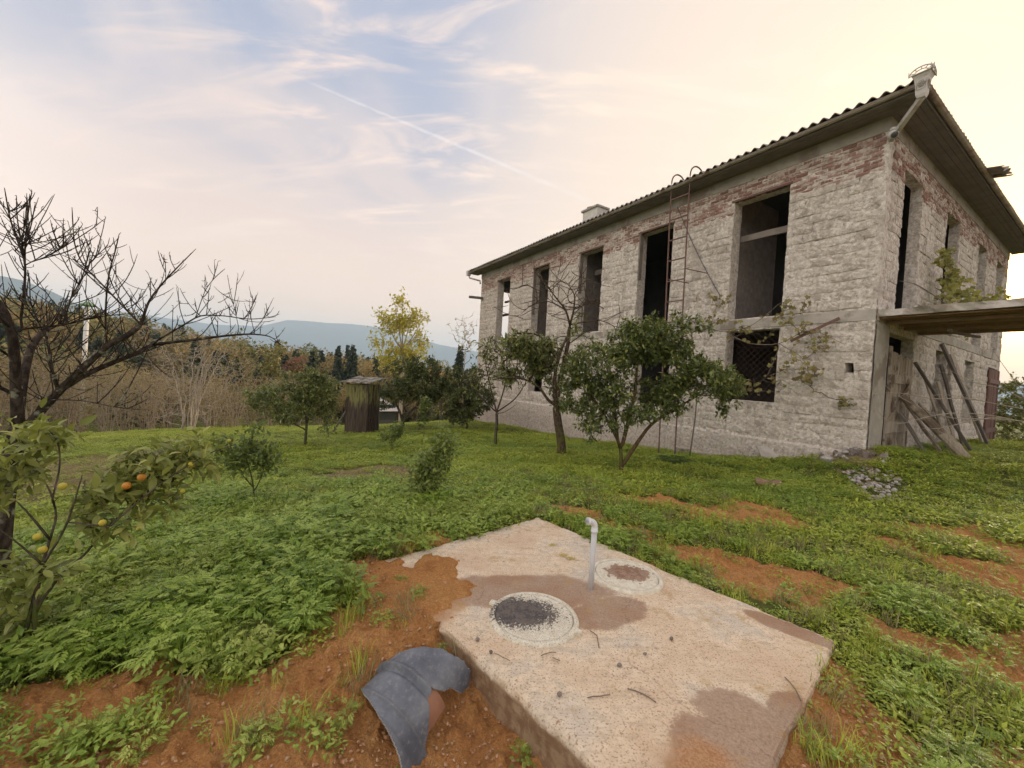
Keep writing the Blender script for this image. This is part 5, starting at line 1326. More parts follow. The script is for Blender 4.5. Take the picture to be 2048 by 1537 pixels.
# -- tangerine tree in front
def tangerine():
    Y = 2.3; base = gnd(70, Y, 1310); root = empty('tangerine_tree', base, 'young tangerine tree with ripening fruit in the left foreground', 'tree'); t = Tree(5)
    def L(pts, r0, r1, dy=0.): t.limb([atY(x, y, Y + dy * i / (len(pts) - 1)) for i, (x, y) in enumerate(pts)], r0, r1)
    t.limb([base - (0, 0, .08), base, atY(70, 1200, Y), atY(85, 1130, Y)], .015, .010)
    L([(40, 1320), (60, 1230), (80, 1150)], .012, .009)
    L([(70, 1220), (120, 1150), (170, 1110), (200, 1070), (240, 1030), (300, 980), (360, 940)], .0095, .003, .35)
    L([(85, 1130), (100, 1080), (115, 1030), (100, 980), (75, 940)], .008, .003, .1); L([(85, 1130), (130, 1060), (150, 1000), (165, 950)], .0075, .003, .0)
    L([(200, 1070), (270, 1010), (330, 960), (420, 905), (470, 890)], .007, .0025, .5); L([(100, 1080), (60, 1030), (30, 1000)], .008, .003, -.1)
    L([(100, 1020), (120, 940), (118, 880), (75, 840)], .006, .003, .1); L([(85, 1130), (40, 1090), (0, 1060)], .007, .003, -.1)
    bl = [px_blob(60, 950, Y + .05, 0.208, 0.145), px_blob(130, 970, Y, 0.286, 0.189), px_blob(190, 990, Y + .1, 0.286, 0.174), px_blob(260, 960, Y + .3, 0.286, 0.131), px_blob(350, 920, Y + .45, 0.286, 0.116), px_blob(430, 890, Y + .55, 0.234, 0.072), px_blob(80, 1040, Y, 0.260, 0.174),
          px_blob(220, 1060, Y + .2, 0.182, 0.102), px_blob(20, 1000, Y, 0.208, 0.174), px_blob(110, 870, Y + .1, 0.182, 0.102), px_blob(60, 1150, Y, 0.182, 0.203), px_blob(150, 1110, Y, 0.130, 0.174), px_blob(310, 1000, Y + .35, 0.182, 0.087), px_blob(40, 860, Y + .1, 0.104, 0.087), px_blob(20, 1230, Y, 0.156, 0.145)]
    bl += [px_blob(130, 1010, Y - .05, .26, .16), px_blob(60, 990, Y + .05, .22, .2), px_blob(180, 940, Y + .1, .2, .12), px_blob(30, 920, Y, .16, .1), px_blob(90, 1110, Y - .05, .18, .12)]
    tw = t.twigs(in_blobs(t.rr, bl, 430, .0), .05, .25); t.wood('trunk', 'bark', root, .0016, .45)
    mb = MB(); leaves_on(t, tw, mb, 2, .080, .85, .65, .10, .21, .14, .03, fine=True); obj('crown', mb, 'leaf_tangerine', root, smooth=True)
    for px, py, r, m, lab in ((253, 972, .028, 'fruit_orange', 'ripest'), (283, 955, .027, 'fruit_orange', ''), (125, 973, .024, 'fruit_yellow', ''), (205, 1046, .021, 'fruit_yellow', ''), (75, 1074, .024, 'fruit_yellow', ''), (382, 929, .021, 'fruit_yellow', ''), (365, 983, .018, 'fruit_yellow', ''), (275, 1058, .014, 'fruit_yellow', ''), (85, 1100, .024, 'fruit_yellow', ''), (458, 882, .014, 'fruit_yellow', '')):
        c = atY(px, py, Y - .12 + (.45 if px > 230 else .0) * min(1, (px - 120) / 260)); mb = MB(); P = []
        for a in np.linspace(0, 2 * math.pi, 17)[:-1]: P.append([c + r * .82 * np.array([math.sin(q) * math.cos(a), math.sin(q) * math.sin(a), 1.0 * math.cos(q) - .10 * math.exp(-(q / .35) ** 2)]) for q in np.linspace(.02, math.pi - .02, 11)])
        mb.grid(np.array(P), wrapu=True); obj('fruit', mb, m, root, smooth=True)
material('leaf_tangerine', m_leaf([(0, (.10, .13, .035)), (.45, (.21, .26, .06)), (.8, (.36, .39, .10)), (1, (.56, .55, .17))], .4, .3, .45))
tangerine()

def simple_tree(name, seed, px, py, Yb, trunk_px, blobs_px, ntw, per, lsize, label, leafm, barkm, r0=.05, cat='tree', group=None, **kw):
    b = hit(px, py); Y = b[1]; limbs = []
    for k, (pts, ra, rb, dy) in enumerate(trunk_px):
        Q = [atY(x, y, Y + dy * i / (len(pts) - 1)) for i, (x, y) in enumerate(pts)]
        if k == 0: Q = [b - (0, 0, .1), b] + Q
        limbs.append((Q, ra, rb))
    blobs = [px_blob(x, y, Y + dy, rx * Y / F, rz * Y / F) for (x, y, rx, rz, dy) in blobs_px]
    return broadleaf(name, seed, b, limbs, blobs, ntw, per, lsize, label, leafm, barkm, cat, group, **kw)

# citrus trees
simple_tree('citrus_tree', 11, 1242, 945, 0, [([(1243, 920), (1240, 890), (1215, 840), (1180, 790)], .05, .02, .1), ([(1242, 900), (1255, 850), (1270, 790), (1275, 720), (1285, 670)], .045, .018, .15), ([(1246, 930), (1275, 885), (1300, 850), (1345, 820), (1400, 790)], .045, .016, -.3), ([(1238, 900), (1232, 840), (1225, 780), (1210, 720)], .03, .012, -.25)],
            [(1200, 730, 75, 55, 0), (1260, 690, 75, 55, .1), (1310, 690, 70, 55, .2), (1350, 740, 70, 50, -.1), (1410, 760, 65, 40, -.3), (1455, 775, 35, 30, -.3), (1160, 790, 50, 50, .1), (1200, 820, 45, 40, -.1), (1280, 790, 70, 55, -.3), (1360, 800, 50, 30, -.2), (1230, 660, 40, 25, 0), (1340, 645, 40, 22, .1), (1410, 650, 25, 16, 0), (1190, 850, 36, 30, -.2), (1150, 740, 36, 40, .1), (1240, 840, 30, 26, -.3), (1440, 800, 40, 24, -.3)],
            1150, 11, .088, 'broad dark citrus tree with several stems in front of the long wall', 'leaf_citrus', 'bark_orange', tip=.0026, k=.46)
simple_tree('citrus_tree', 12, 609, 897, 0, [([(612, 870), (614, 840), (600, 800), (570, 770)], .05, .018, .1), ([(613, 850), (622, 805), (640, 770)], .035, .014, .2), ([(613, 860), (590, 850), (570, 830)], .022, .01, -.3), ([(614, 840), (650, 810), (670, 790)], .02, .01, .1)],
            [(560, 800, 55, 35, 0), (615, 770, 50, 35, .1), (645, 790, 40, 40, .1), (530, 805, 38, 22, 0), (590, 825, 45, 25, -.3), (660, 835, 24, 34, .1), (600, 748, 35, 16, .1), (505, 785, 22, 12, 0)],
            620, 9, .085, 'rounded citrus tree on open grass left of the outhouse', 'leaf_citrus', 'bark', tip=.0032, k=.46)
simple_tree('citrus_tree', 13, 806, 860, 0, [([(806, 845), (800, 825), (792, 808)], .09, .04, .1), ([(806, 845), (818, 825), (835, 812)], .08, .035, .1), ([(792, 808), (785, 780), (770, 760)], .04, .02, 0), ([(835, 812), (850, 780), (860, 760)], .035, .02, .2)],
            [(790, 780, 45, 30, 0), (840, 770, 50, 32, .1), (880, 780, 40, 30, .3), (800, 740, 45, 25, .2), (850, 735, 40, 22, .3), (770, 800, 25, 20, 0), (905, 760, 26, 30, .3)],
            700, 9, .125, 'dark round fruit tree with forked trunk right of the outhouse', 'leaf_dark', 'bark', tip=.005, k=.48, seg=.2)
simple_tree('olive_shrub', 14, 935, 862, 0, [([(934, 845), (930, 810)], .06, .03, .2)], [(930, 810, 40, 35, 0), (960, 790, 35, 35, .5), (915, 830, 26, 22, 0), (945, 755, 25, 25, .4)],
            420, 9, .13, 'dense dark bush at the far left corner of the house', 'leaf_dark', 'bark', cat='bush', tip=.005, seg=.2)
# saplings
SAP = 'young citrus saplings in the grass'
simple_tree('citrus_sapling', 15, 509, 1015, 0, [([(508, 990), (505, 960), (495, 925)], .014, .006, 0), ([(508, 985), (525, 950), (530, 925)], .009, .004, .1), ([(506, 975), (480, 945), (465, 920)], .009, .004, 0)],
            [(500, 925, 45, 35, 0), (470, 905, 38, 22, 0), (530, 900, 28, 24, .1), (500, 960, 30, 20, 0), (505, 870, 22, 30, 0), (440, 890, 30, 16, .0)], 150, 5, .070, 'small leafy citrus sapling right of the tangerine fruit', 'leaf_sapling', 'bark', cat='sapling', group=SAP, tip=.0018, seg=.06)
simple_tree('citrus_sapling', 16, 846, 1005, 0, [([(850, 985), (858, 950), (865, 900)], .013, .006, 0), ([(850, 990), (840, 960), (838, 920)], .009, .004, .1), ([(852, 975), (880, 940), (890, 900)], .009, .004, 0)],
            [(860, 930, 34, 45, 0), (850, 980, 26, 22, 0), (885, 900, 22, 36, 0), (870, 870, 22, 26, .1), (835, 945, 16, 26, 0), (905, 880, 12, 20, 0)], 190, 5, .070, 'slender upright citrus sapling in the middle of the lawn', 'leaf_sapling', 'bark', cat='sapling', group=SAP, tip=.0018, seg=.06)
simple_tree('citrus_sapling', 17, 785, 900, 0, [([(783, 885), (778, 865)], .012, .005, 0), ([(785, 888), (795, 868)], .008, .004, .1)], [(780, 868, 24, 18, 0), (795, 860, 16, 16, 0), (765, 858, 12, 12, 0)], 90, 6, .075, 'tiny sapling just right of the outhouse foot', 'leaf_sapling', 'bark', cat='sapling', group=SAP, tip=.002, seg=.08)
simple_tree('citrus_sapling', 18, 848, 872, 0, [([(848, 855), (849, 830), (851, 805)], .012, .004, 0)], [(850, 815, 10, 18, 0), (847, 845, 12, 12, 0)], 50, 6, .11, 'thin upright sapling in front of the dark forked tree', 'leaf_sapling', 'bark', cat='sapling', group=SAP, tip=.002, seg=.08)
# dying loquat in front of the wall
material('bark_loquat', m_bark((.055, .04, .03), (.15, .105, .07), (.26, .22, .13), .60, (.13, .13, .03)))
def loquat():
    b = hit(1124, 912); Y = b[1]; root = empty('loquat_tree', b, 'half dead loquat tree with knotty bare top before the long wall', 'tree'); t = Tree(23)
    def L(pts, ra, rb, dy=0., first=False):
        Q = [atY(x, y, Y + dy * i / (len(pts) - 1)) for i, (x, y) in enumerate(pts)]; t.limb(([b - (0, 0, .1), b] + Q) if first else Q, ra, rb)
    L([(1122, 880), (1115, 840), (1112, 810)], .13, .10, 0, True); L([(1112, 810), (1118, 770), (1128, 725), (1136, 690), (1140, 650)], .075, .045, .1)
    L([(1112, 810), (1108, 770), (1112, 735), (1122, 700), (1136, 670)], .06, .03, -.2)
    L([(1112, 812), (1095, 800), (1080, 775), (1050, 758), (1010, 755), (985, 760)], .045, .015, -.3)
    L([(1140, 650), (1132, 620), (1115, 600), (1100, 580), (1082, 560), (1070, 545)], .032, .006, -.2); L([(1140, 650), (1148, 620), (1150, 590), (1140, 575), (1130, 562)], .03, .006, .2)
    L([(1140, 650), (1165, 645), (1200, 640), (1225, 650), (1240, 670)], .022, .005, -.3); L([(1132, 620), (1095, 600), (1060, 612), (1040, 630)], .018, .005, -.2); L([(1148, 620), (1180, 605), (1205, 615)], .016, .005, .1)
    L([(1150, 590), (1165, 560), (1160, 540)], .012, .004, .1); L([(1115, 600), (1120, 570), (1110, 545)], .010, .004, 0); L([(1136, 690), (1170, 665), (1195, 655)], .018, .005, -.2)
    tg = [atY(1125 + t.rr.randn() * 55, 610 + t.rr.randn() * 32, Y + t.rr.uniform(-.5, .5)) for _ in range(20)]; t.twigs(tg, .10, .45, .12, wob=.15)
    top = [i for ids in t.paths[4:] for i in ids[1:] if t.P[i][2] > atY(1130, 690, Y)[2]]
    for k in range(80):
        i = top[t.rr.randint(len(top))]; t.sprout(i, t.rr.randn(3) * (1, .8, .5) + (0, 0, .2), t.rr.uniform(.25, 1.0), .09, t.rr.uniform(-.3, 1.0), .10)
    bl = [px_blob(x, y, Y + dy, rx * Y / F, rz * Y / F) for x, y, rx, rz, dy in ((1140, 665, 30, 20, 0), (1060, 700, 38, 22, -.2), (1030, 720, 30, 20, -.2), (1100, 690, 30, 20, .1), (1090, 735, 36, 26, 0), (1175, 690, 18, 16, .1), (1110, 775, 24, 18, .2), (1160, 630, 16, 12, 0), (1180, 745, 20, 25, .2), (1040, 690, 40, 24, -.3), (1075, 720, 40, 30, .2), (1020, 745, 34, 24, .1), (1150, 720, 30, 30, .2), (1120, 810, 16, 12, .1))]
    tw = t.twigs(in_blobs(t.rr, bl, 420, 0), .12, .25); t.wood('trunk', 'bark_loquat', root, .0085, .34)
    mb = MB(); leaves_on(t, tw, mb, 5, .16, .5, .7, .3, .16, .2, .07); obj('crown', mb, 'leaf_loquat', root, smooth=True)
loquat()
def twiggy():
    b = hit(991, 893); Y = b[1]; root = empty('young_fruit_tree', b, 'thin trunked young tree with bare tangled twigs near the house corner', 'tree'); t = Tree(29)
    t.limb([b - (0, 0, .1), b] + [atY(x, y, Y) for x, y in ((991, 870), (994, 845), (993, 825))], .055, .045)
    for pts, ra, rb, dy in (([(993, 825), (985, 790), (975, 750), (970, 720)], .028, .01, .2), ([(993, 825), (1005, 790), (1015, 750), (1012, 700)], .028, .01, -.2), ([(993, 825), (1030, 800), (1050, 770), (1060, 740)], .025, .01, .2), ([(993, 825), (965, 800), (940, 770), (925, 740)], .025, .008, 0), ([(993, 828), (1010, 825), (1035, 808)], .015, .006, -.3)): t.limb([atY(x, y, Y + dy * i / (len(pts) - 1)) for i, (x, y) in enumerate(pts)], ra, rb)
    bl = [px_blob(x, y, Y, rx * Y / F, rz * Y / F) for x, y, rx, rz in ((980, 740, 60, 45), (1020, 720, 50, 40), (945, 760, 35, 35), (1050, 760, 35, 30), (990, 690, 40, 25))]
    tw = t.twigs(in_blobs(t.rr, bl, 380, 0), .12, .3, .05, wob=.3); t.wood('trunk', 'bark', root, .0075, .32)
    mb = MB(); sel = [p for p in tw if t.rr.rand() < .22]; leaves_on(t, sel, mb, 2, .14, .45, .5, .5, .15, .2, .04); up = [p for p in tw if t.P[p[-1]][2] > atY(990, 715, Y)[2] and t.P[p[-1]][0] < atY(985, 700, Y)[0]]
    leaves_on(t, up, mb, 2, .2, .4, .5, .4, .14, .2); obj('crown', mb, 'leaf_loquat', root, smooth=True)
twiggy()

# yellow autumn tree and pale saplings behind
def yellow_tree():
    Y = 26.; b = gnd(800, Y); root = empty('yellow_tree', b, 'tall airy tree with yellow autumn leaves behind the outhouse', 'tree'); t = Tree(31)
    t.limb([b, atY(802, 800, Y), atY(806, 740, Y), atY(805, 690, Y)], .12, .07)
    for x, y, dy in ((770, 640, .5), (790, 610, -.4), (805, 600, .3), (825, 620, -.3), (845, 640, .6), (780, 660, -.6), (835, 665, .4)): t.limb([atY(805, 700, Y), atY((805 + x) / 2, (700 + y) / 2 + 6, Y + dy / 2), atY(x, y, Y + dy)], .05, .015)
    bl = [px_blob(x, y, Y, rx * Y / F, rz * Y / F) for x, y, rx, rz in ((802, 605, 20, 20), (768, 640, 30, 24), (832, 632, 26, 30), (756, 682, 22, 28), (846, 685, 22, 34), (800, 650, 36, 30), (815, 710, 44, 26), (780, 720, 30, 24))]
    tw = t.twigs(in_blobs(t.rr, bl, 300, 0), .35, .3, .1); t.wood('trunk', 'palestem', root, .007, .42)
    mb = MB(); leaves_on(t, tw, mb, 7, .22, .55, .7, .15, .26, .1, .18); obj('crown', mb, 'leaf_yellow', root)
yellow_tree()
def pale_sapling(px, Y, seed, top, spread, label):
    b = gnd(px, Y); root = empty('pale_sapling', b, label, 'tree'); t = Tree(seed); t.limb([b, atY(px, 790, Y), atY(px + 5, 700, Y)], .04, .02)
    bl = [px_blob(px + dx, y, Y, spread * Y / F * .5, 30 * Y / F) for dx, y in ((-10, 660), (10, 640), (0, 690), (15, 680))]
    tw = t.twigs(in_blobs(t.rr, bl, 110, 0), .3, .2, .0); t.wood('trunk', 'palestem', root, .011, .36); mb = MB(); leaves_on(t, tw, mb, 1, .14, .4, .7, .1); obj('crown', mb, 'leaf_brown', root)
pale_sapling(925, 24, 37, 600, 46, 'pale thin tree with sparse dry leaves left of the house')

# grapevine on the wall and on the balcony
def vine():
    base = PL(3.5, -.3, .9); base[2] = H(base[0], base[1]); root = empty('grapevine', base, 'grapevine with yellowing leaves hanging across the right end of the long wall', 'vine'); t = Tree(41)
    def L(pts, ra, rb): t.limb([PL(*onlong(x, y, o), o) for x, y, o in pts], ra, rb)
    q = onlong(1392, 905, .9); t.limb([base, PL(3.3, 1.2, 1.0), PL(3.6, 2.6, .9), PL(*onlong(1380, 640, .8), .8)], .02, .014)
    L([(1380, 640, .8), (1420, 660, .7), (1450, 665, .6), (1500, 655, .5), (1540, 625, .5), (1560, 605, .45), (1610, 600, .35)], .014, .004)
    L([(1450, 665, .6), (1500, 690, .5), (1560, 690, .4), (1610, 660, .4), (1640, 665, .3), (1690, 690, .25)], .013, .004)
    L([(1560, 690, .4), (1545, 730, .4), (1530, 760, .4), (1480, 790, .5)], .010, .003); L([(1560, 690, .4), (1600, 710, .35), (1620, 740, .3)], .009, .003); L([(1500, 655, .5), (1450, 690, .5), (1470, 670, .5), (1520, 668, .4)], .008, .003)
    L([(1420, 660, .7), (1430, 620, .6), (1445, 595, .5)], .007, .003)
    blp = [(1590, 610, .4, 40, 14), (1440, 600, .5, 22, 12), (1570, 640, .45, 40, 16), (1430, 640, .6, 40, 16), (1600, 760, .35, 45, 18), (1560, 740, .4, 30, 24), (1650, 690, .3, 35, 14), (1620, 660, .35, 30, 16), (1500, 775, .5, 30, 16), (1630, 745, .3, 24, 12), (1690, 810, .12, 18, 14), (1580, 700, .4, 40, 30), (1480, 660, .6, 40, 18)]
    tg = []
    for x, y, o, rx, rz in blp:
        for _ in range(15): xx, yy = x + t.rr.randn() * rx * .55, y + t.rr.randn() * rz * .6; oo = max(.06, o + t.rr.randn() * .12); tg.append(PL(*onlong(xx, yy, oo), oo))
    tw = t.twigs(tg, .09, .3, 0, wob=.35); t.wood('trunk', 'twig', root, .006, .30)
    mb = MB(); vine_leaves(t, tw, mb, 1, .115); obj('crown', mb, 'leaf_vine', root)
def vine_leaves(t, tw, mb, per, size, frac=.5):
    p, d = t.tips(tw, frac); p = np.repeat(p, per, 0); rr = t.rr; k = rr.rand(len(p)) < .75; p = p[k] + rr.randn(k.sum(), 3) * .03; n = len(p)
    a = np.linspace(0, 2 * math.pi, 11)[:-1]; rad = np.array([.25, .9, .62, 1., .66, 1.15, .66, 1., .62, .9]); T = np.stack([np.sin(a) * rad * .5, -np.cos(a) * rad * .5 + 0, np.abs(np.sin(a)) * .10], 1); T = np.r_[[[0, 0, 0]], T]
    th = rr.uniform(0, 6.3, n); N = np.stack([-HE[0] - HD[0] * .4 + rr.randn(n) * .6, -HE[1] - HD[1] * .4 + rr.randn(n) * .6, .45 + rr.randn(n) * .4], 1); N /= np.linalg.norm(N, axis=1)[:, None]
    up = np.stack([np.cos(th) * .5, np.sin(th) * .5, np.full(n, 1.)], 1); X = np.cross(up, N); X /= np.linalg.norm(X, axis=1)[:, None]; Yv = np.cross(N, X)
    s = size * rr.uniform(.6, 1.35, n); V = p[:, None] + s[:, None, None] * (X[:, None] * T[None, :, :1] + Yv[:, None] * T[None, :, 1:2] + N[:, None] * T[None, :, 2:])
    mb.many(V, [(0, i, i % 10 + 1) for i in range(1, 11)], rr.rand(n))
vine()
def balcony_vine():
    b = PR(3.3, 3.44, .8); root = empty('balcony_vine', b, 'heap of yellow green vine leaves piled on the balcony slab', 'vine'); t = Tree(43)
    t.limb([b, PR(3.3, 3.9, .5), PR(3.5, 4.5, .35)], .02, .01); t.limb([b, PR(2.4, 3.8, .6), PR(1.5, 4.2, .25), PR(.7, 4.15, .15)], .018, .006)
    tg = []
    for i, z, o, ri, rz, ro, n in ((3.3, 4.0, .6, .7, .40, .35, 60), (3.6, 4.6, .4, .6, .4, .2, 45), (4.4, 3.9, .7, .8, .35, .4, 60), (3.3, 5.1, .3, .35, .25, .12, 26), (5.6, 4.1, .6, .8, .5, .3, 50), (2.9, 3.7, .9, .5, .25, .3, 30), (7.2, 4.4, .5, .7, .6, .3, 40)):
        for _ in range(n): tg.append(PR(i + t.rr.randn() * ri * .5, max(3.5, z + t.rr.randn() * rz * .55), max(.08, o + t.rr.randn() * ro * .5)))
    tw = t.twigs(tg, .12, .3, 0, wob=.3); t.wood('trunk', 'twig', root, .003, .4); mb = MB(); vine_leaves(t, tw, mb, 2, .125, .6); obj('crown', mb, 'leaf_vineheap', root)
material('leaf_vineheap', m_leaf([(0, (.14, .13, .035)), (.4, (.26, .26, .06)), (.8, (.38, .36, .09)), (1, (.50, .45, .14))], .6, .35)); balcony_vine()

# bare branches reaching in from the right edge
def right_branches():
    b = gnd(2120, 8.2, 900); root = empty('bare_shrub', b, 'pale bare branches reaching in front of the plank door from the right', 'shrub'); t = Tree(47)
    t.limb([b, b + (-.1, 0, .5), atY(2100, 800, 8.2)], .04, .03)
    for pts in ([(2100, 830), (2030, 815), (1990, 808), (1930, 795), (1880, 788), (1830, 800)], [(2100, 800), (2048, 800), (2000, 775), (1940, 765), (1900, 740)], [(2100, 850), (2048, 845), (1990, 832), (1920, 825), (1860, 832), (1800, 850), (1770, 840), (1755, 822)], [(2100, 860), (2048, 842), (1980, 838), (1900, 838), (1850, 820), (1790, 790), (1765, 765)], [(2100, 830), (2048, 790), (1985, 700)], [(1930, 795), (1870, 800), (1800, 785), (1740, 788)], [(2000, 832), (1930, 845), (1880, 858), (1830, 858)]):
        t.limb([atY(x, y, 8.2 - .1 * i) for i, (x, y) in enumerate(pts)], .012, .003)
    tg = [atY(t.rr.uniform(1790, 2040), 810 + t.rr.randn() * 28, 7.9 + t.rr.uniform(-.4, .4)) for _ in range(40)]; t.twigs(tg, .12, .35, .1, wob=.2); t.wood('trunk', 'palestem', root, .0028, .4)
right_branches()
bb = PR(14.6, 0, .9); bb[2] = H(bb[0], bb[1])
broadleaf('garden_bush', 49, bb, [([bb - (0, 0, .1), bb + (0, 0, .8), bb + (.1, 0, 1.6)], .05, .03)], [(bb[0] - .3, bb[1] - .3, bb[2] + .8, 1.4, 1.4, 1.0), (bb[0], bb[1], bb[2] + 1.6, 1.4, 1.4, 1.4), (bb[0] + .8, bb[1] + .2, bb[2] + 2.2, 1.0, 1.0, 1.0), (bb[0] + 1.2, bb[1] - .6, bb[2] + .9, 1.2, 1.2, .9)], 640, 9, .13, 'leafy green bush at the right edge beyond the red gate', 'leaf_citrus', 'bark', cat='bush')

# hazel thicket, copied from a few originals
def hazel_proto(seed, h, spread, nst, ntw, mat):
    t = Tree(seed); rr = t.rr
    for k in range(nst):
        a = rr.uniform(0, 6.3); r = rr.uniform(.3, 1) * spread; x, y = math.cos(a), math.sin(a)
        P = [np.array([x * .35 * rr.rand(), y * .35 * rr.rand(), -.2]), np.array([x * r * .30, y * r * .30, h * .35]), np.array([x * r * .6, y * r * .6, h * .7]), np.array([x * r, y * r, h * rr.uniform(.85, 1.05)])]
        par = None
        pts = np.array(P); tt = np.linspace(0, 3, 13); Q = np.stack([np.interp(tt, np.arange(4), pts[:, q]) for q in range(3)], 1) + rr.randn(13, 3) * .035; ids = []
        for q, v in enumerate(Q): t.P.append(v); t.par.append(ids[-1] if ids else -1); ids.append(len(t.P) - 1); t.main_r[ids[-1]] = .024 * (1 - q / 12) + .008
        t.paths.append(ids)
    tg = []
    while len(tg) < ntw:
        p = rr.uniform(-1, 1, 3) * (spread * 1.15, spread * 1.15, h * .55) + (0, 0, h * .6); q = np.hypot(p[0], p[1]) / spread
        if p[2] < h * .08 or q > .55 + .7 * p[2] / h: continue
        tg.append(p)
    tw = t.twigs(tg, .28, .3, .12, wob=.3); return t, tw
def hazels():
    protos = []
    for k, (seed, h, sp, n, m) in enumerate(((61, 4.4, 2.1, 13, 620), (62, 4.0, 2.3, 12, 620), (63, 3.6, 2.0, 10, 560))):
        t, tw = hazel_proto(seed, h, sp, n, m, 'hazelstem'); R = empty('x', (0, 0, 0)); w = t.wood('stems', 'hazelstem', R, .0075, .40); mb = MB(); leaves_on(t, [p for p in tw if t.rr.rand() < .8], mb, 2, .12, .4, .8, .2); c = obj('crown', mb, 'leaf_brown', R); protos.append((w, c))
        for q in (w, c): q.parent = None; COL.objects.unlink(q)
        bpy.data.objects.remove(R)
    rr = random.Random(4); LM = {}
    lab = ['pale stemmed vase shaped hazel standing foremost before the thicket', 'hazel bush left of the pale foremost one', 'hazel bush right of the pale foremost one']
    XS = [(375, 20.3), (300, 23), (470, 23), (215, 22.5), (130, 23.5), (60, 22), (-20, 23), (420, 26), (335, 27.5), (540, 27), (250, 27), (160, 28), (80, 28), (500, 30), (590, 31), (0, 28), (450, 33), (380, 33), (290, 33), (640, 35), (-80, 25), (200, 34), (120, 34)]
    HAZ = ['brown hazel bush at the thicket front, second left of the pale foremost one', 'brown hazel bush at the thicket front below the white post', 'brown hazel bush at the thicket front beside the bare tree limbs', 'brown hazel bush at the thicket front behind the bare tree trunk'] + ['brown hazel bush packed into the dense rear rows of the thicket'] * 30
    for k, (px, Y) in enumerate(XS):
        b = gnd(px, Y); o = empty('hazel_bush', b, lab[k] if k < 3 else HAZ[k - 3], 'bush', 'hazel thicket behind the lawn')
        s = rr.uniform(.62, 1.12) if k else 1.05; o.rotation_euler = (0, 0, rr.uniform(0, 6.3)); o.scale = (s, s, s)
        for q, src in enumerate(protos[0 if k == 0 else rr.randrange(3)]):
            if k == 0 and q == 1: continue
            c = src.copy(); COL.objects.link(c); c.parent = o
            if k == 0: c.data = c.data.copy(); c.data.materials[0] = MAT['palestem']
            elif q == 1: mt = rr.choice(('leaf_brown', 'leaf_olive', 'leaf_wood', 'leaf_brown')); key = (src.name, mt); LM.setdefault(key, None); LM[key] = LM[key] or src.data.copy(); LM[key].materials[0] = MAT[mt]; c.data = LM[key]
hazels()

# conifers and coloured trees half way down the valley
def conifer_mesh(seed, h, r):
    rr = np.random.RandomState(seed); mb = MB(); P, D, S = [], [], []
    for z in np.linspace(.06, 1, 34):
        n = int(16 * (1 - z) + 4)
        for k in range(n):
            a = rr.uniform(0, 6.3); rad = r * (1 - z) ** .85 * rr.uniform(.75, 1.1) + .05
            for q in np.linspace(.25, 1, 4): P.append((math.cos(a) * rad * q, math.sin(a) * rad * q, z * h + (1 - q) * .1 * h * (1 - z) - .05 * q * h * .3)); D.append((math.cos(a), math.sin(a), -.35 + rr.randn() * .25)); S.append((.35 + .35 * (1 - z)) * h / 10)
    leaf_mesh(mb, np.array(P), np.array(D) + rr.randn(len(P), 3) * .3, np.array(S) * 1.5, rr, .3, .2); tr = MB(); tr.tube([(0, 0, -1), (0, 0, h * .5), (0, 0, h)], [h * .018, h * .012, .01], 6); return tr, mb
def crown_mesh(seed, h, r, nl, ls, w=.3):
    rr = np.random.RandomState(seed); mb = MB(); cl = [(rr.randn(3) * (r * .42, r * .42, h * .16) + (0, 0, h * .62)) for _ in range(16)]; P = []
    for k in range(nl):
        c = cl[rr.randint(16)]; v = rr.randn(3); v /= np.linalg.norm(v); P.append(c + v * r * .42 * rr.uniform(.5, 1) ** .5)
    P = np.array(P); leaf_mesh(mb, P, rr.randn(nl, 3), ls * rr.uniform(.6, 1.3, nl), rr, w); tr = MB(); tr.tube([(0, 0, -1), (0, 0, h * .35), (rr.randn() * .2, 0, h * .7)], [r * .08, r * .06, .02], 6)
    for _ in range(7): c = cl[rr.randint(16)]; tr.tube([(0, 0, h * .3), (c[0] * .5, c[1] * .5, h * .5), tuple(c)], [r * .04, r * .03, .01], 5)
    return tr, mb
def mid_tree(name, px, topy, Y, r_px, kind, label, leafm, seed, group=None):
    b = gnd(px, Y); top = atY(px, topy, Y); h = max(2.5, top[2] - b[2]); r = r_px * Y / F; o = empty(name, b, label, 'tree', group)
    tr, mb = conifer_mesh(seed, h, r) if kind == 'c' else crown_mesh(seed, h, r, 1500, max(.14, h * .034))
    for q in (tr, mb): q.v = [v + b for v in q.v]
    obj('trunk', tr, 'bark', o); obj('crown', mb, leafm, o)
G1 = 'trees in the valley behind the orchard'
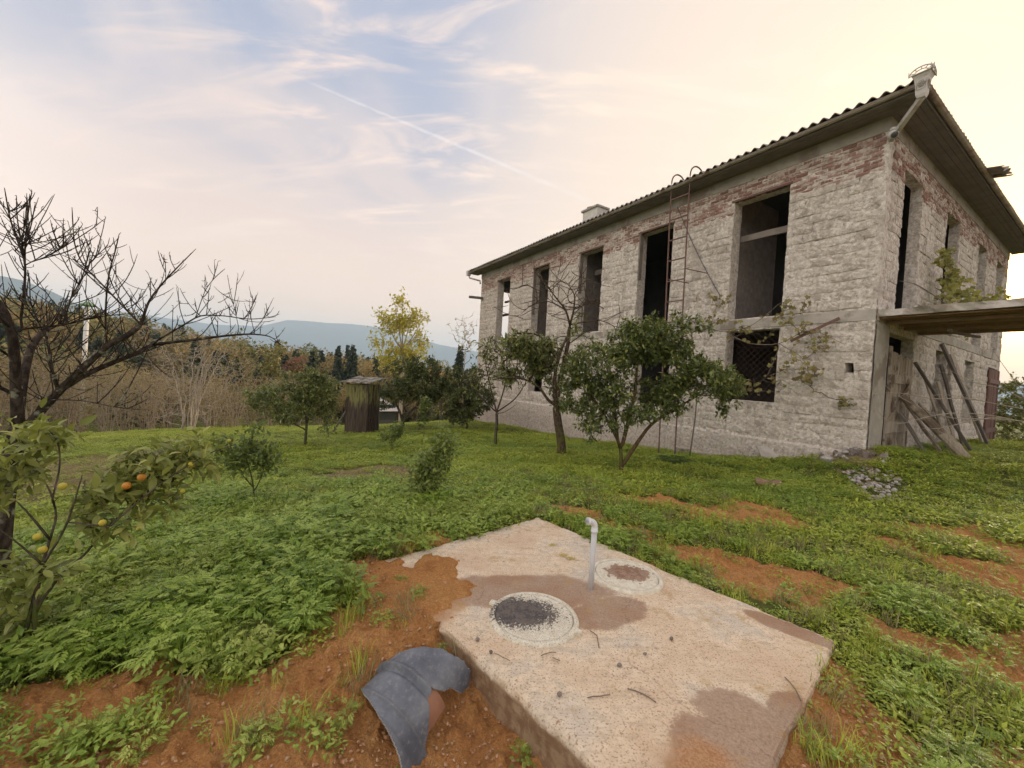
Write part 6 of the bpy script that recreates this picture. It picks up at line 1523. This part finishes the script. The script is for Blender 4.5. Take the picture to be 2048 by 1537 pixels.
for a in (('conifer_tree', 700, 690, 62, 20, 'c', 'broad dark conifer just above the outhouse roof', 'leaf_conifer', 71), ('conifer_tree', 672, 692, 70, 8, 'c', 'slim pointed conifer left of the broad one', 'leaf_conifer', 72), ('conifer_tree', 692, 690, 85, 8, 'c', 'slender conifer tip behind the broad one', 'leaf_conifer', 73), ('broadleaf_tree', 625, 684, 75, 24, 'b', 'dark grey green tree left of the conifers', 'leaf_dark', 74),
          ('broadleaf_tree', 582, 706, 52, 22, 'b', 'purple red leaved tree beyond the hazel thicket', 'leaf_red', 75), ('broadleaf_tree', 535, 680, 46, 28, 'b', 'yellow green rounded tree at the right end of the thicket', 'leaf_olive', 76), ('broadleaf_tree', 735, 715, 60, 22, 'b', 'rusty orange tree between conifers and yellow tree', 'leaf_brown', 77), ('broadleaf_tree', 640, 728, 48, 26, 'b', 'grey green tree behind the citrus tree crown', 'leaf_wood', 78),
          ('conifer_tree', 912, 692, 55, 12, 'c', 'dark conifer beside the far end of the house', 'leaf_conifer', 79), ('broadleaf_tree', 880, 735, 42, 26, 'b', 'olive green tree left of the far house corner', 'leaf_olive', 80), ('broadleaf_tree', 480, 705, 58, 26, 'b', 'brown tree peeping over the hazel thicket', 'leaf_wood', 81), ('broadleaf_tree', 250, 690, 60, 40, 'b', 'wide olive tree behind the left part of the thicket', 'leaf_olive', 82),
          ('broadleaf_tree', 130, 690, 62, 40, 'b', 'mossy green tree far left behind the bare tree', 'leaf_olive', 83), ('broadleaf_tree', 20, 690, 60, 46, 'b', 'yellow brown tree at the far left edge', 'leaf_brown', 84), ('broadleaf_tree', 370, 705, 66, 36, 'b', 'dull brown tree over the middle of the thicket', 'leaf_wood', 85), ('broadleaf_tree', 560, 742, 38, 24, 'b', 'orange brown low tree behind the citrus crown', 'leaf_brown', 86), ('broadleaf_tree', 690, 752, 36, 22, 'b', 'low brown bush tree left of the outhouse roof', 'leaf_brown', 87)):
    mid_tree(*a, group=G1)

# ------------------------------------------------------------------ instanced masses: far wood, lawn, weeds
def scatter(name, protos, P, rot, scale, idx, label, cat):
    coln = bpy.data.collections.new(name + '_sources')
    for k, o in enumerate(protos):
        o.name = '%02d_%s' % (k, name); coln.objects.link(o)
    me = bpy.data.meshes.new(name); me.from_pydata(P.tolist(), [], [])
    for nm, typ, dat, fld in (('rot', 'FLOAT_VECTOR', rot, 'vector'), ('sc', 'FLOAT', scale, 'value'), ('idx', 'INT', idx, 'value')):
        a = me.attributes.new(nm, typ, 'POINT'); a.data.foreach_set(fld, np.asarray(dat).ravel().astype(np.int32 if typ == 'INT' else np.float32))
    o = bpy.data.objects.new(name, me); COL.objects.link(o); tag(o, label, cat, kind='stuff')
    ng = bpy.data.node_groups.new(name, 'GeometryNodeTree'); ng.interface.new_socket('Geometry', in_out='INPUT', socket_type='NodeSocketGeometry'); ng.interface.new_socket('Geometry', in_out='OUTPUT', socket_type='NodeSocketGeometry')
    n = ng.nodes; l = ng.links; gi = n.new('NodeGroupInput'); go = n.new('NodeGroupOutput'); ip = n.new('GeometryNodeInstanceOnPoints'); ci = n.new('GeometryNodeCollectionInfo')
    ci.inputs['Collection'].default_value = coln; ci.inputs['Separate Children'].default_value = True; ci.inputs['Reset Children'].default_value = True
    def na(nm, typ):
        q = n.new('GeometryNodeInputNamedAttribute'); q.data_type = typ; q.inputs['Name'].default_value = nm; return [s for s in q.outputs if s.enabled and s.name == 'Attribute'][0]
    l.new(gi.outputs[0], ip.inputs['Points']); l.new(ci.outputs[0], ip.inputs['Instance']); ip.inputs['Pick Instance'].default_value = True
    l.new(na('idx', 'INT'), ip.inputs['Instance Index']); l.new(na('rot', 'FLOAT_VECTOR'), ip.inputs['Rotation']); l.new(na('sc', 'FLOAT'), ip.inputs['Scale']); l.new(ip.outputs[0], go.inputs[0])
    md = o.modifiers.new('scatter', 'NODES'); md.node_group = ng; return o
def proto(mb, mat, smooth=False):
    me = mb.mesh('source', smooth=smooth); me.materials.append(MAT[mat]); return bpy.data.objects.new('source', me)

def far_wood():
    rr = np.random.RandomState(5); pr = []
    for k, (kind, m) in enumerate((('b', 'leaf_wood'), ('b', 'leaf_olive'), ('b', 'leaf_dark'), ('b', 'leaf_brown'), ('c', 'leaf_conifer'), ('b', 'leaf_wood'))):
        tr, mb = conifer_mesh(200 + k, 9, 2.0) if kind == 'c' else crown_mesh(200 + k, 8, 3.6, 700, .62); mb.raw(np.concatenate(tr.v), tr.f, .0); pr.append(proto(mb, m))
    P = []
    while len(P) < 2600:
        az = math.radians(rr.uniform(-66, 12)); r = math.sqrt(rr.uniform(44 ** 2, 235 ** 2)); x, y = r * math.sin(az), r * math.cos(az)
        if fbm(x / 40, y / 40, 6, 2) < -.22: continue
        P.append((x, y, 0))
    P = np.array(P); P[:, 2] = H(P[:, 0], P[:, 1]) - .3; n = len(P); w = fbm(P[:, 0] / 25, P[:, 1] / 25, 2, 2)
    idx = np.where(w > .25, 4, np.where(w < -.2, 3, rr.randint(0, 6, n))); sc_ = rr.uniform(.6, 1.25, n) * np.clip(np.hypot(P[:, 0], P[:, 1]) / 90, .55, 1.0)
    scatter('far_wood', pr, P, np.stack([np.zeros(n), np.zeros(n), rr.uniform(0, 6.3, n)], 1), sc_, idx, 'mixed autumn wood covering the far hillside', 'wood')
far_wood()

def weed_proto(seed, h, r, nl, ll, mat='weed', lobes=4):
    """a clump of feathery lobed leaves on short stems"""
    rr = np.random.RandomState(seed); mb = MB()
    P, D, S, T = [], [], [], []
    for k in range(nl):
        a = rr.uniform(0, 6.3); q = rr.uniform(0, 1) ** .6; b = np.array([math.cos(a) * r * q * .7, math.sin(a) * r * q * .7, h * rr.uniform(.35, 1) * (1 - .35 * q)])
        d = np.array([math.cos(a) * .8 + rr.randn() * .35, math.sin(a) * .8 + rr.randn() * .35, .30 + rr.randn() * .25 - q * .4]); d /= np.linalg.norm(d); L = ll * rr.uniform(.6, 1.2); tn = np.clip(rr.rand() * .55 + (b[2] / h) ** 2 * .5, 0, 1)  # low leaves tinted darker, top ones brighter: shade within the clump as colour
        s = np.cross(d, (0, 0, 1)); s /= np.linalg.norm(s) + 1e-9
        for j in range(lobes):
            c = b + d * L * (.15 + .6 * j / lobes) - np.array([0, 0, .12 * L * (j / lobes) ** 2])
            for sg in (-1, 1): P.append(c); D.append(d * .75 + s * sg * .85); S.append(L * (.42 - .15 * abs(j / lobes - .35))); T.append(tn)
        P.append(b + d * L * .7); D.append(d - np.array([0, 0, .15])); S.append(L * .45); T.append(tn)
    leaf_mesh(mb, np.array(P), np.array(D), np.array(S), rr, .19, .12, np.array(T), .35)
    for k in range(5): a = rr.uniform(0, 6.3); mb.tube([(0, 0, -.05), (math.cos(a) * r * .3, math.sin(a) * r * .3, h * .8)], [.003, .0015], 3, True, .3)
    return proto(mb, mat)
def lawn_proto(seed, r, h, n, ls, mat):
    rr = np.random.RandomState(seed); mb = MB(); a = rr.uniform(0, 6.3, n); q = np.sqrt(rr.rand(n)) * r
    P = np.stack([np.cos(a) * q, np.sin(a) * q, h * rr.uniform(.1, 1, n) * (1 - .4 * q / r)], 1); D = np.stack([np.cos(a) + rr.randn(n) * .8, np.sin(a) + rr.randn(n) * .8, .35 + rr.randn(n) * .3], 1)
    leaf_mesh(mb, P, D, ls * rr.uniform(.6, 1.3, n), rr, .22, .12, np.clip(.45 * rr.rand(n) + .6 * (P[:, 2] / h) ** 1.5, 0, 1), .5); return proto(mb, mat)  # tint darkens towards the base, painting shade into the gaps
def grass_proto(seed, n, h, mat):
    rr = np.random.RandomState(seed); mb = MB(); V = []
    for k in range(n):
        a = rr.uniform(0, 6.3); b = rr.randn(2) * .035; L = h * rr.uniform(.5, 1.2); lean = rr.uniform(.15, .8); w = .0022; d = np.array([math.cos(a), math.sin(a)]); s = np.array([-d[1], d[0]])
        pts = [np.array([b[0], b[1], 0]), np.array([*(b + d * L * lean * .35), L * .6]), np.array([*(b + d * L * lean), L * .9])]
        V.append([pts[0] - (*s * w, 0), pts[0] + (*s * w, 0), pts[1] + (*s * w * .8, 0), pts[1] - (*s * w * .8, 0), pts[2]])
    mb.many(np.array(V), [(0, 1, 2, 3), (3, 2, 4)], rr.rand(n)); return proto(mb, mat)

def ground_cover():
    rr = np.random.RandomState(77)
    hn = len(HB)
    def house_out(x, y):
        d = np.stack([x - HB[0], y - HB[1]], -1); s = d @ HD; i = d @ HE; return ~((s > -.02) & (s < SLEN) & (i > -.05) & (i < WLEN)) & (~inside(STONEP, x, y) | (rr.rand(len(x)) < .12))
    def sample(n, r0, r1, a0, a1):
        r = np.sqrt(rr.uniform(r0 ** 2, r1 ** 2, n)); a = np.radians(rr.uniform(a0, a1, n)); return r * np.sin(a), r * np.cos(a)
    # tall feathery weeds: near left bank, patches on the right, edges
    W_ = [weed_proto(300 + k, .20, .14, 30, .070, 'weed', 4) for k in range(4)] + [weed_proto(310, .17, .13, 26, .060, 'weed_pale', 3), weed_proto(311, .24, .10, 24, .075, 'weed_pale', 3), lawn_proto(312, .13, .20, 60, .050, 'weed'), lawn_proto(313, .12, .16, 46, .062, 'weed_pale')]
    x, y = sample(75000, 1.3, 16, -60, 62); g, dry, on = cover(x, y); tall = fbm(x * .9, y * .9, 30, 3)
    left = (x < .35 * y - .2 + .0); rgt = ~left
    prob = np.where(left, np.clip(1.25 - (np.hypot(x + 1.4, y - 2.8) / 5.0), .30, 1), np.clip(.55 + tall * .9, .12, .9)) * (g > .5)
    prob = np.where(rgt & (y > 5.5), prob * .55, prob)
    seedl = (g < .5) & (fbm(x * 2.4, y * 2.4, 44, 2) > .30) & (rr.rand(len(x)) < .3) & (x > .6)      # strays on bare soil
    k = ((rr.rand(len(x)) < prob * .62) | seedl) & ~on & house_out(x, y) & (dry < .5)
    x, y = x[k], y[k]; strays = seedl[k]; z = H(x, y); n = len(x)
    hgt = np.where(x < .35 * y - .2, np.clip(1.25 - np.hypot(x + 1.6, y - 2.6) * .13, .5, 1.3), .62) * rr.uniform(.65, 1.2, n) * np.where(strays, .5, 1) * (1 + fbm(x * 1.6, y * 1.6, 70, 2) * .7)
    ex = []
    for px, py, m_, sz in ((40, 1500, 3, .7), (150, 1510, 6, .75), (215, 1485, 5, .75), (255, 1505, 4, .7), (120, 1440, 3, .45), (285, 1440, 3, .45), (30, 1440, 3, .5), (495, 1500, 4, .6), (535, 1485, 3, .6), (630, 1485, 4, .55), (665, 1502, 3, .5), (440, 1330, 3, .5), (485, 1348, 3, .5), (350, 1400, 2, .35), (410, 1470, 2, .35), (1040, 1522, 4, .4), (1650, 1520, 3, .5), (885, 1318, 1, .3), (790, 1160, 3, .3), (830, 1195, 3, .35), (745, 1235, 2, .3), (560, 1400, 2, .3), (700, 1420, 1, .3)):
        c_ = hit(px, py)
        for _ in range(m_): ex.append((c_[0] + rr.randn() * .05, c_[1] + rr.randn() * .05, sz * rr.uniform(.7, 1.2)))
    ex = np.array(ex); x = np.r_[x, ex[:, 0]]; y = np.r_[y, ex[:, 1]]; z = H(x, y); hgt = np.r_[hgt, ex[:, 2]]; n = len(x)
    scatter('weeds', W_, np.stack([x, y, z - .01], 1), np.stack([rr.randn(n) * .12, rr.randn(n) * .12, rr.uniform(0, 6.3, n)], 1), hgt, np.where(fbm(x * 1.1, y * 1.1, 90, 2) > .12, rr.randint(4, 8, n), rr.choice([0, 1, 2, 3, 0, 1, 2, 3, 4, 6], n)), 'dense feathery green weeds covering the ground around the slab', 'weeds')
    # low lawn of small leaved plants
    Lp = [lawn_proto(400 + k, .16, .11, 80, .042, 'lawn') for k in range(5)] + [lawn_proto(410, .15, .06, 70, .030, 'drygrass')]
    xs, ys = [], []
    for (r0, r1, dens) in ((1.3, 5, 110), (5, 10, 52), (10, 18, 40), (18, 32, 26)):
        area = (r1 ** 2 - r0 ** 2) / 2 * math.radians(124); a, b = sample(int(area * dens), r0, r1, -62, 62); xs.append(a); ys.append(b)
    x = np.concatenate(xs); y = np.concatenate(ys); g, dry, on = cover(x, y); gj = cover(x + rr.randn(len(x)) * .16, y + rr.randn(len(x)) * .16)[0]; k = ((g > .5) | ((gj > .5) & (rr.rand(len(x)) < .5)) | ((rr.rand(len(x)) < .10) & (fbm(x * 5, y * 5, 15, 2) > .05))) & ~on & house_out(x, y) & (rr.rand(len(x)) > dry * .72)
    x, y, dry = x[k], y[k], dry[k]; n = len(x); idx = rr.randint(0, 5, n); idx = np.where((rr.rand(n) < .05 + .45 * dry), 5, idx); mound = 1 + fbm(x * .8, y * .8, 12, 3) * .9
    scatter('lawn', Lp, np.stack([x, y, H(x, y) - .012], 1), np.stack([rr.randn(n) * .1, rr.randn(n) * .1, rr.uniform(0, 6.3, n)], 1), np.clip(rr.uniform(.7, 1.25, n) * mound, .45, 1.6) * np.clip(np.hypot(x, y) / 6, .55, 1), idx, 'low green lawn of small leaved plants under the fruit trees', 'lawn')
    Gp = [grass_proto(500 + k, 26, .16, 'drygrass' if k % 2 else 'lawn') for k in range(4)]
    x, y = sample(5200, 1.3, 7, -60, 62); g, dry, on = cover(x, y); k = ~on & house_out(x, y) & ((g > .5) | (fbm(x * 2, y * 2, 60, 2) > .16)) & (rr.rand(len(x)) < .5); x, y = x[k], y[k]; n = len(x)
    scatter('grass_tufts', Gp, np.stack([x, y, H(x, y) - .005], 1), np.stack([rr.randn(n) * .15, rr.randn(n) * .15, rr.uniform(0, 6.3, n)], 1), rr.uniform(.4, 1.1, n), rr.randint(0, 4, n), 'dry and green grass tufts between the weeds', 'grass')
ground_cover()

def fern(px, py, n, L, label):
    b = hit(px, py); root = empty('fern', b, label, 'fern', 'ferns by the wall foot'); rr = np.random.RandomState(n)
    for k in range(n):
        a = k * 6.283 / n + rr.uniform(-.3, .3); d = np.array([math.cos(a), math.sin(a), 0]); s = np.array([-d[1], d[0], 0]); mb = MB(); P, D, S = [], [], []; rach = []
        for t in np.linspace(0, 1, 16):
            p = b + d * L * t * .8 + np.array([0, 0, L * (.75 * t - .62 * t * t)]); rach.append(p)
            if t > .12:
                for sg in (-1, 1): P.append(p); D.append(s * sg + d * .35 + np.array([0, 0, -.12])); S.append(L * .26 * math.sin(math.pi * min(1, t * .9 + .1)) + .01)
        mb.tube(rach, .0025, 3, False, .2); leaf_mesh(mb, np.array(P), np.array(D), np.array(S), rr, .13, .1, None, .2); obj('frond', mb, 'fern', root)
fern(1350, 928, 9, .65, 'broad green fern right of the citrus stems'); fern(1436, 938, 6, .42, 'small green fern nearer the leaning grey sheet')

# ------------------------------------------------------------------ the air: even pale haze
def haze():
    mb = MB(); mb.box((-6200, -6200, -140), (6200, 6200, 480)); 
    m = bpy.data.materials.new('haze'); m.use_nodes = True; t = NT(m.node_tree); t.n.clear(); out = t.add('ShaderNodeOutputMaterial'); v = t.add('ShaderNodeVolumePrincipled')
    v.inputs['Color'].default_value = (.60, .78, 1, 1); v.inputs['Density'].default_value = 0.00032; v.inputs['Anisotropy'].default_value = 0.0; t.l.new(v.outputs[0], out.inputs['Volume']); MAT['haze'] = m
    o = obj('haze', mb, 'haze'); tag(o, 'pale blue haze in the air over the valley', 'haze', kind='stuff')
haze()
